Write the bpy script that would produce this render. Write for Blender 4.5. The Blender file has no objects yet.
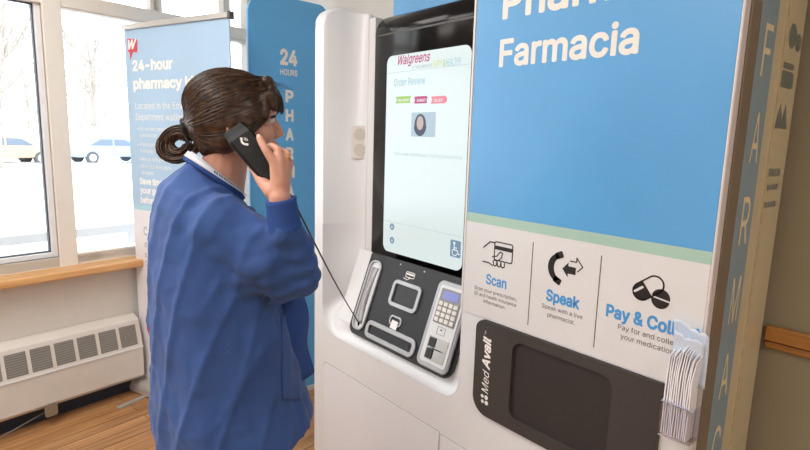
import bpy, bmesh, math, random
import numpy as np
from mathutils import Vector, Matrix, noise
random.seed(7)
PI = math.pi
C = bpy.context.scene.collection
sc = bpy.context.scene

# ------------------------------------------------------------------ camera
F_PX, CH = 541.1, 1.55
RIGHT = Vector((0.6454562514786627, 0.763258798957993, 0.028674609680259068))
UP = Vector((-0.13967870963619752, 0.08104492338957751, 0.9868746518515633))
FWD = Vector((-0.7509168299495491, 0.6409896459428807, -0.15892195660933847))
CAM = Vector((0, 0, CH))
cd = bpy.data.cameras.new('camera'); cam = bpy.data.objects.new('camera', cd); C.objects.link(cam)
cd.sensor_width = 36; cd.lens = F_PX * 36 / 810; cd.clip_start = .05; cd.clip_end = 400
m = Matrix((RIGHT, UP, -FWD)).transposed().to_4x4(); m.translation = CAM
cam.matrix_world = m
sc.camera = cam
# ------------------------------------------------------------------ light
sc.view_settings.view_transform = 'Standard'; sc.view_settings.look = 'None'
sc.view_settings.gamma = 1; sc.view_settings.exposure = 0.05; sc.view_settings.use_curve_mapping = False
wd = bpy.data.worlds.new('sky'); sc.world = wd; wd.use_nodes = True
WN = wd.node_tree.nodes['Background']
WN.inputs[0].default_value = (0.95, 0.98, 1.0, 1); WN.inputs[1].default_value = 4.2

def area(name, loc, rot, sx, sy, power, col):
    l = bpy.data.lights.new(name, 'AREA'); l.shape = 'RECTANGLE'; l.size = sx; l.size_y = sy; l.energy = power; l.color = col
    o = bpy.data.objects.new(name, l); o.location = loc; o.rotation_euler = rot; C.objects.link(o); return o
for i, (x, y) in enumerate([(-2.2, -.2), (-1.0, -.9), (-1.6, -2.6), (.9, -2.4), (1.5, .3)]):  # unseen ceiling lights; the last is fill added to brighten the kiosk's right side
    area('ceiling_and_fill_light', (x, y, 2.83), (0, 0, 0), 1.1, 1.1, 31, (1.0, .97, .94))

# ------------------------------------------------------------------ geometry helpers
def pix(x, y, depth):
    "point seen at a photograph position, so many metres in front of the camera"
    return CAM + FWD * depth + RIGHT * ((x - 405) * depth / F_PX) + UP * ((225 - y) * depth / F_PX)
def pixY(x, y, Y):
    r = RIGHT * (x - 405) + UP * (225 - y) + FWD * F_PX
    return CAM + r * (Y / r.y)
def lin(c):
    return tuple((v / 255 / 12.92) if v / 255 <= .04045 else ((v / 255 + .055) / 1.055) ** 2.4 for v in c)
MATS = {}
def mat(name, col, rough=.5, metal=0, var=.04, scale=12, bump=0, bscale=200, coat=0, emit=None, es=0, spec=.5, sheen=0, stretch=None, col2=None):
    if name in MATS: return MATS[name]
    mt = bpy.data.materials.new(name); mt.use_nodes = True; nt = mt.node_tree; N = nt.nodes; L = nt.links
    b = N['Principled BSDF']; c = lin(col)
    tc = N.new('ShaderNodeTexCoord'); mp = N.new('ShaderNodeMapping'); L.new(tc.outputs['Object'], mp.inputs[0])
    if stretch: mp.inputs['Scale'].default_value = stretch
    nz = N.new('ShaderNodeTexNoise'); nz.inputs['Scale'].default_value = scale; nz.inputs['Detail'].default_value = 4
    L.new(mp.outputs[0], nz.inputs['Vector'])
    rp = N.new('ShaderNodeValToRGB'); rp.color_ramp.elements[0].position = .3; rp.color_ramp.elements[1].position = .7
    lo = tuple(v * (1 - var) for v in c) if not col2 else lin(col2)
    hi = tuple(min(1, v * (1 + var)) for v in c)
    rp.color_ramp.elements[0].color = (*lo, 1); rp.color_ramp.elements[1].color = (*hi, 1)
    L.new(nz.outputs[0], rp.inputs[0]); L.new(rp.outputs[0], b.inputs['Base Color'])
    b.inputs['Roughness'].default_value = rough; b.inputs['Metallic'].default_value = metal
    b.inputs['Specular IOR Level'].default_value = spec
    b.inputs['Coat Weight'].default_value = coat; b.inputs['Coat Roughness'].default_value = .05
    b.inputs['Sheen Weight'].default_value = sheen
    if bump:
        n2 = N.new('ShaderNodeTexNoise'); n2.inputs['Scale'].default_value = bscale; n2.inputs['Detail'].default_value = 3
        L.new(mp.outputs[0], n2.inputs['Vector'])
        bp = N.new('ShaderNodeBump'); bp.inputs['Strength'].default_value = bump; bp.inputs['Distance'].default_value = .002
        L.new(n2.outputs[0], bp.inputs['Height']); L.new(bp.outputs[0], b.inputs['Normal'])
    if emit:
        b.inputs['Emission Color'].default_value = (*lin(emit), 1); b.inputs['Emission Strength'].default_value = es
    MATS[name] = mt; return mt

def link(name, me, material=None, parent=None, smooth=False):
    o = bpy.data.objects.new(name, me); C.objects.link(o)
    if material:
        me.materials.clear(); me.materials.append(material)
    if parent:
        o.parent = parent; bpy.context.view_layer.update()
        o.matrix_parent_inverse = parent.matrix_world.inverted()
    if smooth:
        for p in me.polygons: p.use_smooth = True
    return o
def tag(o, label=None, cat=None, group=None, kind=None):
    if label: o['label'] = label
    if cat: o['category'] = cat
    if group: o['group'] = group
    if kind: o['kind'] = kind
    return o
def thing(name, loc, label, cat, group=None):
    o = bpy.data.objects.new(name, None); o.empty_display_size = .1; o.location = loc; C.objects.link(o)
    bpy.context.view_layer.update()
    return tag(o, label, cat, group)

class MB:
    def __init__(s): s.v = []; s.f = []
    def add(s, vs, fs):
        n = len(s.v); s.v += [tuple(v) for v in vs]; s.f += [tuple(i + n for i in f) for f in fs]; return s
    def box(s, a, b, o=Vector((0, 0, 0)), X=Vector((1, 0, 0)), Y=Vector((0, 1, 0)), Z=Vector((0, 0, 1))):
        vs = [o + X * x + Y * y + Z * z for z in (a[2], b[2]) for y in (a[1], b[1]) for x in (a[0], b[0])]
        return s.add(vs, [(0, 2, 3, 1), (4, 5, 7, 6), (0, 1, 5, 4), (2, 6, 7, 3), (0, 4, 6, 2), (1, 3, 7, 5)])
    def tube(s, pts, rads, seg=8, cap=True, closed=False):
        pts = [Vector(p) for p in pts]; n = len(pts)
        if not hasattr(rads, '__len__'): rads = [rads] * n
        up = None; rings = []
        for i, p in enumerate(pts):
            if closed: d = pts[(i + 1) % n] - pts[i - 1]
            else: d = pts[min(i + 1, n - 1)] - pts[max(i - 1, 0)]
            if d.length < 1e-9: d = Vector((0, 0, 1))
            d.normalize()
            if up is None: up = d.orthogonal().normalized()
            up = (up - d * up.dot(d))
            if up.length < 1e-6: up = d.orthogonal()
            up.normalize(); w = d.cross(up)
            rings.append([p + (up * math.cos(2 * PI * k / seg) + w * math.sin(2 * PI * k / seg)) * rads[i] for k in range(seg)])
        vs = [v for r in rings for v in r]; fs = []
        for i in range(n if closed else n - 1):
            j = (i + 1) % n
            for k in range(seg):
                fs.append((i * seg + k, i * seg + (k + 1) % seg, j * seg + (k + 1) % seg, j * seg + k))
        if cap and not closed:
            fs.append(tuple(range(seg))[::-1]); fs.append(tuple((n - 1) * seg + k for k in range(seg)))
        return s.add(vs, fs)
    def ell(s, c, r, X=Vector((1, 0, 0)), Y=Vector((0, 1, 0)), Z=Vector((0, 0, 1)), nu=20, nv=12):
        c = Vector(c); vs = [c + Z * r[2]]
        for j in range(1, nv):
            t = PI * j / nv
            for i in range(nu):
                p = 2 * PI * i / nu
                vs.append(c + X * (r[0] * math.sin(t) * math.cos(p)) + Y * (r[1] * math.sin(t) * math.sin(p)) + Z * (r[2] * math.cos(t)))
        vs.append(c - Z * r[2]); fs = []
        for i in range(nu): fs.append((0, 1 + i, 1 + (i + 1) % nu))
        for j in range(nv - 2):
            for i in range(nu):
                a = 1 + j * nu; fs.append((a + i, a + nu + i, a + nu + (i + 1) % nu, a + (i + 1) % nu))
        a = 1 + (nv - 2) * nu
        for i in range(nu): fs.append((len(vs) - 1, a + (i + 1) % nu, a + i))
        return s.add(vs, fs)
    def caps(s, a, b, ra, rb, seg=14):
        a = Vector(a); b = Vector(b); d = (b - a); L = d.length; d = d.normalized() if L else Vector((0, 0, 1))
        pts = []; rr = []
        for k in range(5):
            t = PI / 2 * (1 - k / 4) ; pts.append(a - d * ra * math.sin(t)); rr.append(max(ra * math.cos(t), 1e-4))
        for k in range(5):
            t = PI / 2 * (k / 4); pts.append(b + d * rb * math.sin(t)); rr.append(max(rb * math.cos(t), 1e-4))
        return s.tube(pts, rr, seg)
    def loft(s, rings, cap=True):
        n = len(rings[0]); vs = [v for r in rings for v in r]; fs = []
        for i in range(len(rings) - 1):
            for k in range(n):
                fs.append((i * n + k, i * n + (k + 1) % n, (i + 1) * n + (k + 1) % n, (i + 1) * n + k))
        if cap:
            fs.append(tuple(range(n))[::-1]); fs.append(tuple((len(rings) - 1) * n + k for k in range(n)))
        return s.add(vs, fs)
    def grid(s, rows):
        n = len(rows[0]); vs = [v for r in rows for v in r]; fs = []
        for i in range(len(rows) - 1):
            for k in range(n - 1): fs.append((i * n + k, i * n + k + 1, (i + 1) * n + k + 1, (i + 1) * n + k))
        return s.add(vs, fs)
    def prism(s, fr, outer, h0, h1, holes=(), bev=0):
        "plate in frame fr(u,v,h); outline and holes are lists of (u,v)"
        bm = bmesh.new(); loops = [outer] + list(holes); edges = []
        for lp in loops:
            vs = [bm.verts.new((u, v, 0)) for u, v in lp]
            for i in range(len(vs)): edges.append(bm.edges.new((vs[i], vs[(i + 1) % len(vs)])))
        if holes:
            bmesh.ops.triangle_fill(bm, edges=edges, use_beauty=True)
        else: bm.faces.new(bm.verts)
        bm.verts.index_update()
        vv = [v.co.copy() for v in bm.verts]; ff = [[v.index for v in f.verts] for f in bm.faces]
        nf = []
        for f in ff:
            a, b, c = vv[f[0]], vv[f[1]], vv[f[2]]
            ar = sum(vv[f[i]].x * vv[f[(i + 1) % len(f)]].y - vv[f[(i + 1) % len(f)]].x * vv[f[i]].y for i in range(len(f)))
            nf.append(f if ar > 0 else f[::-1])
        n = len(vv); vs = [fr(p.x, p.y, h0) for p in vv] + [fr(p.x, p.y, h1) for p in vv]
        fs = [tuple(f[::-1]) for f in nf] + [tuple(i + n for i in f) for f in nf]
        k = 0
        for lp in loops:
            m_ = len(lp)
            for i in range(m_): fs.append((k + i, k + (i + 1) % m_, k + n + (i + 1) % m_, k + n + i))
            k += m_
        bm.free(); return s.add(vs, fs)
    def build(s, name, material, parent=None, smooth=False, bevel=0, bseg=2, fix=True):
        me = bpy.data.meshes.new(name); me.from_pydata(s.v, [], s.f)
        if fix:
            bm = bmesh.new(); bm.from_mesh(me); bmesh.ops.recalc_face_normals(bm, faces=bm.faces); bm.to_mesh(me); bm.free()
        o = link(name, me, material, parent, smooth)
        if bevel:
            md = o.modifiers.new('bevel', 'BEVEL'); md.width = bevel; md.segments = bseg; md.limit_method = 'ANGLE'; md.angle_limit = .6
        return o

def rrect(u0, v0, u1, v1, r, n=6):
    if not hasattr(r, '__len__'): r = [r] * 4
    out = []
    for (cu, cv, a0, rr) in ((u1 - r[0], v0 + r[0], -PI / 2, r[0]), (u1 - r[1], v1 - r[1], 0, r[1]), (u0 + r[2], v1 - r[2], PI / 2, r[2]), (u0 + r[3], v0 + r[3], PI, r[3])):
        if rr < 1e-5: out.append((cu, cv)); continue
        for k in range(n + 1):
            a = a0 + PI / 2 * k / n; out.append((cu + rr * math.cos(a), cv + rr * math.sin(a)))
    return out
def circ(u, v, r, n=20): return [(u + r * math.cos(2 * PI * k / n), v + r * math.sin(2 * PI * k / n)) for k in range(n)]

def bakeobj(o, name, material, parent, smooth=False):
    bpy.context.view_layer.update()
    dg = bpy.context.evaluated_depsgraph_get(); me = bpy.data.meshes.new_from_object(o.evaluated_get(dg))
    bpy.data.objects.remove(o); return link(name, me, material, parent, smooth)
try: FONT = bpy.data.fonts.load(bpy.utils.system_resource('DATAFILES') + '/fonts/Inter.woff2')   # ships with Blender itself
except Exception: FONT = None
def cap_height():
    cu = bpy.data.curves.new('t', 'FONT'); cu.body = 'H'; cu.size = 1
    if FONT: cu.font = FONT
    o = bpy.data.objects.new('t', cu); C.objects.link(o); bpy.context.view_layer.update()
    hgt = max(c[1] for c in o.bound_box); bpy.data.objects.remove(o); return hgt or .7
CAPH = cap_height()
def text(fr, s, u, v, h, w, material, parent, z=.0008, bold=0, shear=0, align='L', name='lettering', thick=.0006):
    "lettering fitted in a frame: (u,v) is the left (or centre) of the baseline, h the height of a capital, w the width"
    cu = bpy.data.curves.new('t', 'FONT'); cu.body = s; cu.size = 1; cu.shear = shear
    if FONT: cu.font = FONT
    o = bpy.data.objects.new('t', cu); C.objects.link(o); bpy.context.view_layer.update()
    cv = o.to_curve(bpy.context.evaluated_depsgraph_get()); loops = []
    for sp_ in cv.splines:
        bp = sp_.bezier_points; n = len(bp); lp = []
        for i in range(n):
            p0, p1 = bp[i], bp[(i + 1) % n]; a0, a1, a2, a3 = p0.co, p0.handle_right, p1.handle_left, p1.co
            L_ = (a3 - a0).length; dv = max((a1 - a0).cross(a3 - a0).length, (a2 - a3).cross(a3 - a0).length) / max(L_, 1e-6)
            st_ = 1 if dv < 1e-3 else (2 if dv < .02 else 4)
            for k in range(st_):
                t = k / st_; q = a0 * (1 - t) ** 3 + a1 * 3 * t * (1 - t) ** 2 + a2 * 3 * t * t * (1 - t) + a3 * t ** 3
                if not lp or (Vector((q.x, q.y)) - lp[-1]).length > 1e-4: lp.append(Vector((q.x, q.y)))
        if len(lp) > 2 and (lp[0] - lp[-1]).length < 1e-4: lp.pop()
        if len(lp) > 2: loops.append(lp)
    bpy.data.objects.remove(o)
    # group touching contours (a glyph), then trace each glyph as a clean outline on a fine grid
    box = sorted(((min(p.x for p in l), max(p.x for p in l), l) for l in loops), key=lambda q: q[0]); groups = []
    for b0, b1, l in box:
        if groups and b0 < groups[-1][1] - .005: groups[-1][1] = max(b1, groups[-1][1]); groups[-1][2].append(l)
        else: groups.append([b0, b1, [l]])
    cell = .018 if h > .045 else (.026 if h > .025 else .04); lev = bold + .002; vs, fs = [], []
    for b0, b1, ls in groups:
        A = np.array([(l[i - 1].x, l[i - 1].y, l[i].x, l[i].y) for l in ls for i in range(len(l))])
        xs = np.arange(b0 - bold - 2 * cell, b1 + bold + 2.5 * cell, cell); ys = np.arange(A[:, 1].min() - bold - 2 * cell, A[:, 1].max() + bold + 2.5 * cell, cell)
        GX, GY = np.meshgrid(xs + 1e-5, ys + 1.3e-5); P = np.stack([GX.ravel(), GY.ravel()], 1)
        ax_, ay_, bx, by = A.T; dx, dy = bx - ax_, by - ay_; LL_ = dx * dx + dy * dy + 1e-12
        px_, py_ = P[:, :1], P[:, 1:]
        tt = np.clip(((px_ - ax_) * dx + (py_ - ay_) * dy) / LL_, 0, 1)
        D = np.sqrt(((px_ - ax_ - tt * dx) ** 2 + (py_ - ay_ - tt * dy) ** 2).min(1))
        sd_ = dx * (py_ - ay_) - dy * (px_ - ax_)
        wn = (((ay_ <= py_) & (by > py_) & (sd_ > 0)).sum(1) - ((ay_ > py_) & (by <= py_) & (sd_ < 0)).sum(1))
        V = (np.where(wn != 0, -D, D) - lev).reshape(GX.shape); idx = {}
        def vert(key, x, y):
            if key not in idx: idx[key] = len(vs); vs.append((x, y, 0))
            return idx[key]
        for j in range(len(ys) - 1):
            for i in range(len(xs) - 1):
                c4 = [(i, j), (i + 1, j), (i + 1, j + 1), (i, j + 1)]; vv = [V[q[1], q[0]] for q in c4]
                if min(vv) >= 0: continue
                poly = []
                for k in range(4):
                    (i0, j0), (i1, j1) = c4[k], c4[(k + 1) % 4]; v0_, v1_ = vv[k], vv[(k + 1) % 4]
                    if v0_ < 0: poly.append(vert((i0, j0), xs[i0], ys[j0]))
                    if (v0_ < 0) != (v1_ < 0):
                        t = v0_ / (v0_ - v1_); key = (min((i0, j0), (i1, j1)), max((i0, j0), (i1, j1)))
                        poly.append(vert(key, xs[i0] + (xs[i1] - xs[i0]) * t, ys[j0] + (ys[j1] - ys[j0]) * t))
                if len(poly) > 2: fs.append(tuple(poly))
    x0, x1 = min(p[0] for p in vs), max(p[0] for p in vs)
    ky = h / CAPH; kx = (w / (x1 - x0)) if w else ky
    off = u - (kx * (x1 - x0) / 2 if align == 'C' else 0)
    me = bpy.data.meshes.new(name); me.from_pydata([fr((p[0] - x0) * kx + off, v + p[1] * ky, z) for p in vs], [], fs)
    return link(name, me, material, parent)

def remesh(mb, voxel, smooth_it=2, fac=.5):
    me = bpy.data.meshes.new('r'); me.from_pydata(mb.v, [], mb.f)
    bm = bmesh.new(); bm.from_mesh(me); bmesh.ops.recalc_face_normals(bm, faces=bm.faces); bm.to_mesh(me); bm.free()
    o = bpy.data.objects.new('r', me); C.objects.link(o)
    md = o.modifiers.new('r', 'REMESH'); md.mode = 'VOXEL'; md.voxel_size = voxel
    bpy.context.view_layer.update()
    dg = bpy.context.evaluated_depsgraph_get(); me2 = bpy.data.meshes.new_from_object(o.evaluated_get(dg))
    bpy.data.objects.remove(o)
    bm = bmesh.new(); bm.from_mesh(me2)
    for _ in range(smooth_it): bmesh.ops.smooth_vert(bm, verts=bm.verts, factor=fac, use_axis_x=True, use_axis_y=True, use_axis_z=True)
    bm.to_mesh(me2); bm.free(); return me2

# ------------------------------------------------------------------ materials
M_wall = mat('wall_paint_taupe', (142, 132, 108), .7, var=.02, bump=.15, bscale=90)
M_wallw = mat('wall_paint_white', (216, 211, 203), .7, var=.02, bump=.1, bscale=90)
M_ceil = mat('ceiling_paint', (225, 222, 215), .8)
M_frame = mat('window_frame_paint', (232, 225, 214), .45, var=.02)
M_frameW = mat('window_sash_white', (232, 234, 236), .4, var=.02)
M_gasket = mat('window_gasket_dark', (70, 78, 90), .5)
M_kw = mat('kiosk_white_plastic', (226, 227, 229), .33, var=.012, scale=3)
M_kw2 = mat('kiosk_white_door', (229, 230, 235), .36, var=.012, scale=3)
M_graph = mat('graphic_white', (218, 217, 217), .35, var=.01)
M_blue = mat('graphic_blue', (92, 162, 216), .3, var=.03, scale=5)
M_fin = mat('pylon_blue', (96, 172, 226), .4, var=.03, scale=5)
M_green = mat('graphic_green', (166, 198, 184), .35, var=.02)
M_black = mat('glossy_black', (20, 19, 20), .16, var=.05, spec=.28)
M_con = mat('control_panel_charcoal', (27, 28, 33), .55, var=.06, bump=.2, bscale=500)
M_disp = mat('dispenser_charcoal', (62, 58, 56), .5, var=.04, bump=.1, bscale=600)
M_disp2 = mat('dispenser_door_dark', (48, 44, 44), .55, var=.04)
M_silver = mat('silver_plastic', (166, 167, 170), .36, metal=.25, var=.03)
M_silver2 = mat('silver_light', (206, 206, 206), .35, metal=.1, var=.03)
M_dark = mat('slot_dark', (20, 20, 22), .5)
M_ink = mat('print_black', (32, 28, 28), .5)
M_inkg = mat('print_grey', (84, 80, 78), .5)
M_inkb = mat('print_blue', (70, 150, 212), .5)
M_white = mat('print_white', (240, 238, 234), .5)
M_white2 = mat('print_cream', (232, 228, 220), .5)
M_brown = mat('edge_trim_brown', (128, 114, 98), .35, metal=.2, var=.04, stretch=(1, 1, .1))
M_sideb = mat('side_blue', (132, 156, 170), .16, var=.03)
M_sidec = mat('side_cream', (204, 190, 158), .16, var=.03)
M_sidet = mat('side_letter_cream', (232, 214, 176), .3)
M_sidei = mat('side_print_grey', (110, 118, 112), .3)
M_skin = mat('skin', (204, 150, 126), .48, var=.05, scale=30, bump=.12, bscale=160)
M_skin.node_tree.nodes['Principled BSDF'].inputs['Subsurface Weight'].default_value = .12
M_skin.node_tree.nodes['Principled BSDF'].inputs['Subsurface Radius'].default_value = (.01, .004, .002)
M_hair = mat('brown_hair', (74, 50, 32), .36, var=.25, scale=60, col2=(32, 20, 14), spec=.45)
M_tie = mat('hair_tie_black', (22, 20, 22), .8)
M_gown = mat('gown_blue_cloth', (46, 80, 140), .82, var=.05, scale=9, bump=.35, bscale=420, sheen=.08, col2=(41, 72, 130))
M_gown2 = mat('gown_cuff_blue', (38, 72, 138), .9, var=.08, scale=200, bump=.6, bscale=500)
M_jean = mat('jeans_denim', (92, 112, 140), .85, var=.12, scale=60, bump=.4, bscale=500)
M_collar = mat('collar_white_cotton', (222, 222, 226), .8, var=.04, bump=.3, bscale=400)
M_shoe = mat('shoe_black', (30, 30, 32), .5)
M_oak = None

def wood(name, c1, c2, scale, rotz=0, planks=False, rough=.35):
    mt = bpy.data.materials.new(name); mt.use_nodes = True; nt = mt.node_tree; N = nt.nodes; L = nt.links; b = N['Principled BSDF']
    tc = N.new('ShaderNodeTexCoord'); mp = N.new('ShaderNodeMapping'); L.new(tc.outputs['Object'], mp.inputs[0]); mp.inputs['Rotation'].default_value = (0, 0, rotz)
    st = N.new('ShaderNodeMapping'); L.new(mp.outputs[0], st.inputs[0]); st.inputs['Scale'].default_value = (1.2, 26, 26)
    nz = N.new('ShaderNodeTexNoise'); nz.inputs['Scale'].default_value = scale; nz.inputs['Detail'].default_value = 6; nz.inputs['Distortion'].default_value = .6
    L.new(st.outputs[0], nz.inputs['Vector'])
    rp = N.new('ShaderNodeValToRGB'); rp.color_ramp.elements[0].position = .3; rp.color_ramp.elements[1].position = .72
    rp.color_ramp.elements[0].color = (*lin(c1), 1); rp.color_ramp.elements[1].color = (*lin(c2), 1); L.new(nz.outputs[0], rp.inputs[0])
    last = rp.outputs[0]
    if planks:
        br = N.new('ShaderNodeTexBrick'); L.new(mp.outputs[0], br.inputs['Vector']); br.inputs['Scale'].default_value = 1
        br.inputs['Brick Width'].default_value = 1.3; br.inputs['Row Height'].default_value = .083; br.inputs['Mortar Size'].default_value = .0016
        br.inputs['Color1'].default_value = (.82, .8, .78, 1); br.inputs['Color2'].default_value = (1.08, 1.02, .98, 1); br.inputs['Mortar'].default_value = (.16, .13, .1, 1)
        mx = N.new('ShaderNodeMix'); mx.data_type = 'RGBA'; mx.blend_type = 'MULTIPLY'; mx.inputs[0].default_value = 1
        L.new(last, mx.inputs[6]); L.new(br.outputs[0], mx.inputs[7]); last = mx.outputs[2]
    L.new(last, b.inputs['Base Color']); b.inputs['Roughness'].default_value = rough
    return mt
WA = math.radians(101.1436)                     # direction of the window wall
TW = Vector((math.cos(WA), math.sin(WA), 0)); NW = Vector((math.sin(WA), -math.cos(WA), 0))   # along / into the room
M_floor = wood('floor_boards', (150, 106, 68), (198, 154, 106), 1.6, -WA, True, .32)
M_sill = wood('oak_sill', (196, 140, 82), (226, 178, 122), 2.0, -WA, False, .35)
M_rail = wood('oak_rail', (150, 98, 44), (178, 124, 62), 2.0, 0, False, .35)

def glass_mat():
    mt = bpy.data.materials.new('window_glass'); mt.use_nodes = True; nt = mt.node_tree; N = nt.nodes; L = nt.links
    for n in list(N): N.remove(n)
    out = N.new('ShaderNodeOutputMaterial'); t = N.new('ShaderNodeBsdfTransparent'); g = N.new('ShaderNodeBsdfGlossy'); g.inputs['Roughness'].default_value = .02
    t.inputs[0].default_value = (.97, .98, .98, 1)
    fr = N.new('ShaderNodeFresnel'); fr.inputs[0].default_value = 1.45; mx = N.new('ShaderNodeMixShader')
    L.new(fr.outputs[0], mx.inputs[0]); L.new(t.outputs[0], mx.inputs[1]); L.new(g.outputs[0], mx.inputs[2]); L.new(mx.outputs[0], out.inputs[0]); return mt
M_glass = glass_mat()

# ------------------------------------------------------------------ the room
def st(name, mb, material, parent=None, **k):
    o = mb.build(name, material, parent, **k)
    if not parent: o['kind'] = 'structure'
    return o
YB = 1.731
def wp(t, n, z): return TW * t + NW * n + Vector((0, 0, z))      # along the window wall, distance from the origin, height
NWALL = -3.20
tb = (YB - NW.y * NWALL) / TW.y                                  # where window wall meets back wall
corner = wp(tb, NWALL, 0)
front = wp(-4.2, NWALL, 0)
XR, YF = 3.2, front.y
bot = [(front.x - .4, YF - .2), (XR, YF - .2), (XR, YB + .15), (corner.x - .4, YB + .15)]
st('floor', MB().add([(x, y, z) for z in (-.1, 0) for x, y in bot], [(3, 2, 1, 0), (4, 5, 6, 7), (0, 1, 5, 4), (1, 2, 6, 5), (2, 3, 7, 6), (3, 0, 4, 7)]), M_floor)
st('ceiling', MB().add([(x, y, z) for z in (2.85, 2.95) for x, y in bot], [(3, 2, 1, 0), (4, 5, 6, 7), (0, 1, 5, 4), (1, 2, 6, 5), (2, 3, 7, 6), (3, 0, 4, 7)]), M_ceil)
st('wall_back', MB().box((-1.3, YB, 0), (XR, YB + .12, 2.85)), M_wall)
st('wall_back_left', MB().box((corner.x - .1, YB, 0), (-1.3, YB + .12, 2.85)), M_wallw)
st('wall_right', MB().box((XR, YF - .1, 0), (XR + .1, YB + .12, 2.85)), M_wallw)
st('wall_front', MB().box((front.x - .2, YF - .12, 0), (XR, YF, 2.85)), M_wallw)
# window wall: below the sill, piers between, above
def wbox(mb, t0, t1, n0, n1, z0, z1):
    return mb.box((t0, n0, z0), (t1, n1, z1), Vector((0, 0, 0)), TW, NW)
w = MB(); wbox(w, -4.2, tb + .02, NWALL - .14, NWALL, 0, .80); wbox(w, -4.2, tb + .02, NWALL - .14, NWALL, 2.78, 2.85)
st('wall_left', w, M_wallw)
st('trim_1', wbox(MB(), -4.2, tb - .01, NWALL - .03, -3.09, .768, .808), M_sill, bevel=.008)      # oak sill board
st('trim_2', MB().box((-.444, YB - .022, 1.022), (XR, YB, 1.064)).box((-.444, YB - .014, 1.000), (XR, YB, 1.018)), M_rail, bevel=.003)
st('baseboard_back', MB().box((corner.x + .1, YB - .014, 0), (XR, YB, .10)), M_wallw, bevel=.003)
# window frames
def window(idx, t0, t1, z0, z1, sash=True, w_=.05):
    r = st('window_%d' % idx, MB(), M_frame)
    me = r.data
    m1 = MB(); n0, n1 = -3.30, -3.225
    for a, b, c, d in ((t0 - w_, t0, z0 - w_, z1 + w_), (t1, t1 + w_, z0 - w_, z1 + w_), (t0, t1, z0 - w_, z0), (t0, t1, z1, z1 + w_)):
        wbox(m1, a, b, n0, n1, c, d)
    me.from_pydata(m1.v, [], m1.f); me.materials.append(M_frame) if not me.materials else None
    if sash:
        s = MB(); k = .026
        for a, b, c, d in ((t0, t0 + k, z0, z1), (t1 - k, t1, z0, z1), (t0 + k, t1 - k, z0, z0 + k), (t0 + k, t1 - k, z1 - k, z1)): wbox(s, a, b, -3.29, -3.24, c, d)
        s.build('sash', M_frameW, r, bevel=.002)
        s = MB(); g = .007
        for a, b, c, d in ((t0 + k, t0 + k + g, z0 + k, z1 - k), (t1 - k - g, t1 - k, z0 + k, z1 - k), (t0 + k, t1 - k, z0 + k, z0 + k + g), (t0 + k, t1 - k, z1 - k - g, z1 - k)): wbox(s, a, b, -3.285, -3.26, c, d)
        s.build('gasket', M_gasket, r)
    wbox(MB(), t0, t1, -3.275, -3.269, z0, z1).build('pane', M_glass, r)
    return r
window(1, -.35, 1.078, .862, 2.19)
window(2, 1.167, 2.115, .867, 2.16, sash=False)
window(3, 2.165, tb - .10, .867, 2.15, sash=False, w_=.04)
window(4, .2, 1.64, 2.24, 2.74, sash=False)
window(5, 1.71, tb - .08, 2.24, 2.74, sash=False)
window(6, -1.9, -.5, .862, 2.74)
window(7, -3.6, -2.05, .862, 2.74)
m1 = MB(); wbox(m1, 1.078, 1.167, -3.31, -3.215, .80, 2.78)                   # mullion post
wbox(m1, -.5 + .0, -.35, -3.31, -3.215, .80, 2.78); wbox(m1, -2.05, -1.9, -3.31, -3.215, .80, 2.78); wbox(m1, -4.2, -3.6, -3.31, -3.215, .80, 2.78)
wbox(m1, 2.115, 2.165, -3.31, -3.215, .80, 2.78); wbox(m1, tb - .11, tb + .05, -3.31, -3.2, .80, 2.78)
st('trim_3', m1, M_frame, bevel=.004)
m1 = MB(); wbox(m1, -.35, tb - .05, -3.30, -3.22, 2.165, 2.24); wbox(m1, -4.2, tb - .05, -3.31, -3.225, .80, .862)
st('trim_4', m1, M_frame, bevel=.003)

# ------------------------------------------------------------------ outdoors
M_snow = mat('snow', (240, 242, 246), .9, var=.03, scale=.6)
M_bark = mat('bark', (158, 150, 142), .9, var=.2, scale=20)
GZ = -.35
rows = []
for i in range(41):
    row = []
    for j in range(41):
        n_ = -3.5 - 116 * (i / 40) ** 1.6; t_ = -60 + 120 * j / 40
        p = wp(t_, n_, GZ + (.25 * noise.noise(Vector((n_ * .15, t_ * .15, 0))) if i > 3 else 0))
        row.append(p)
    rows.append(row)
g = MB().grid(rows).build('ground_snow', M_snow, smooth=True); g['kind'] = 'structure'
def tree(base, h, seed, label, group='bare winter trees beyond the car park'):
    rnd = random.Random(seed); t = thing('bare_tree', base, label, 'tree', group)
    tr = MB(); br = MB()
    def grow(mb, p, d, L, r, lev):
        n = 4; pts = [p]; q = p.copy(); dd = d.copy()
        for k in range(n):
            dd = (dd + Vector((rnd.uniform(-.18, .18), rnd.uniform(-.18, .18), rnd.uniform(-.02, .12)))).normalized(); q = q + dd * L / n; pts.append(q.copy())
        mb.tube(pts, [r * (1 - .55 * k / n) for k in range(n + 1)], 5)
        if lev < 4:
            for k in range(4 if lev else 14):
                f = rnd.uniform(.3, 1); a = pts[int(f * n)]
                side = Vector((rnd.uniform(-1, 1), rnd.uniform(-1, 1), rnd.uniform(.1, .9))).normalized()
                grow(br, a, (dd * .5 + side).normalized(), L * rnd.uniform(.35, .6), r * .45, lev + 1)
    grow(tr, Vector(base), Vector((0, 0, 1)), h * .62, h * .011, 0)
    tr.build('trunk', M_bark, t, smooth=True); br.build('branches', M_bark, t)
def ground_pt(x, dist):
    d = pix(x, 128, 1) - CAM; d.z = 0; d.normalize(); p = CAM + d * dist; p.z = GZ; return p
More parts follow.
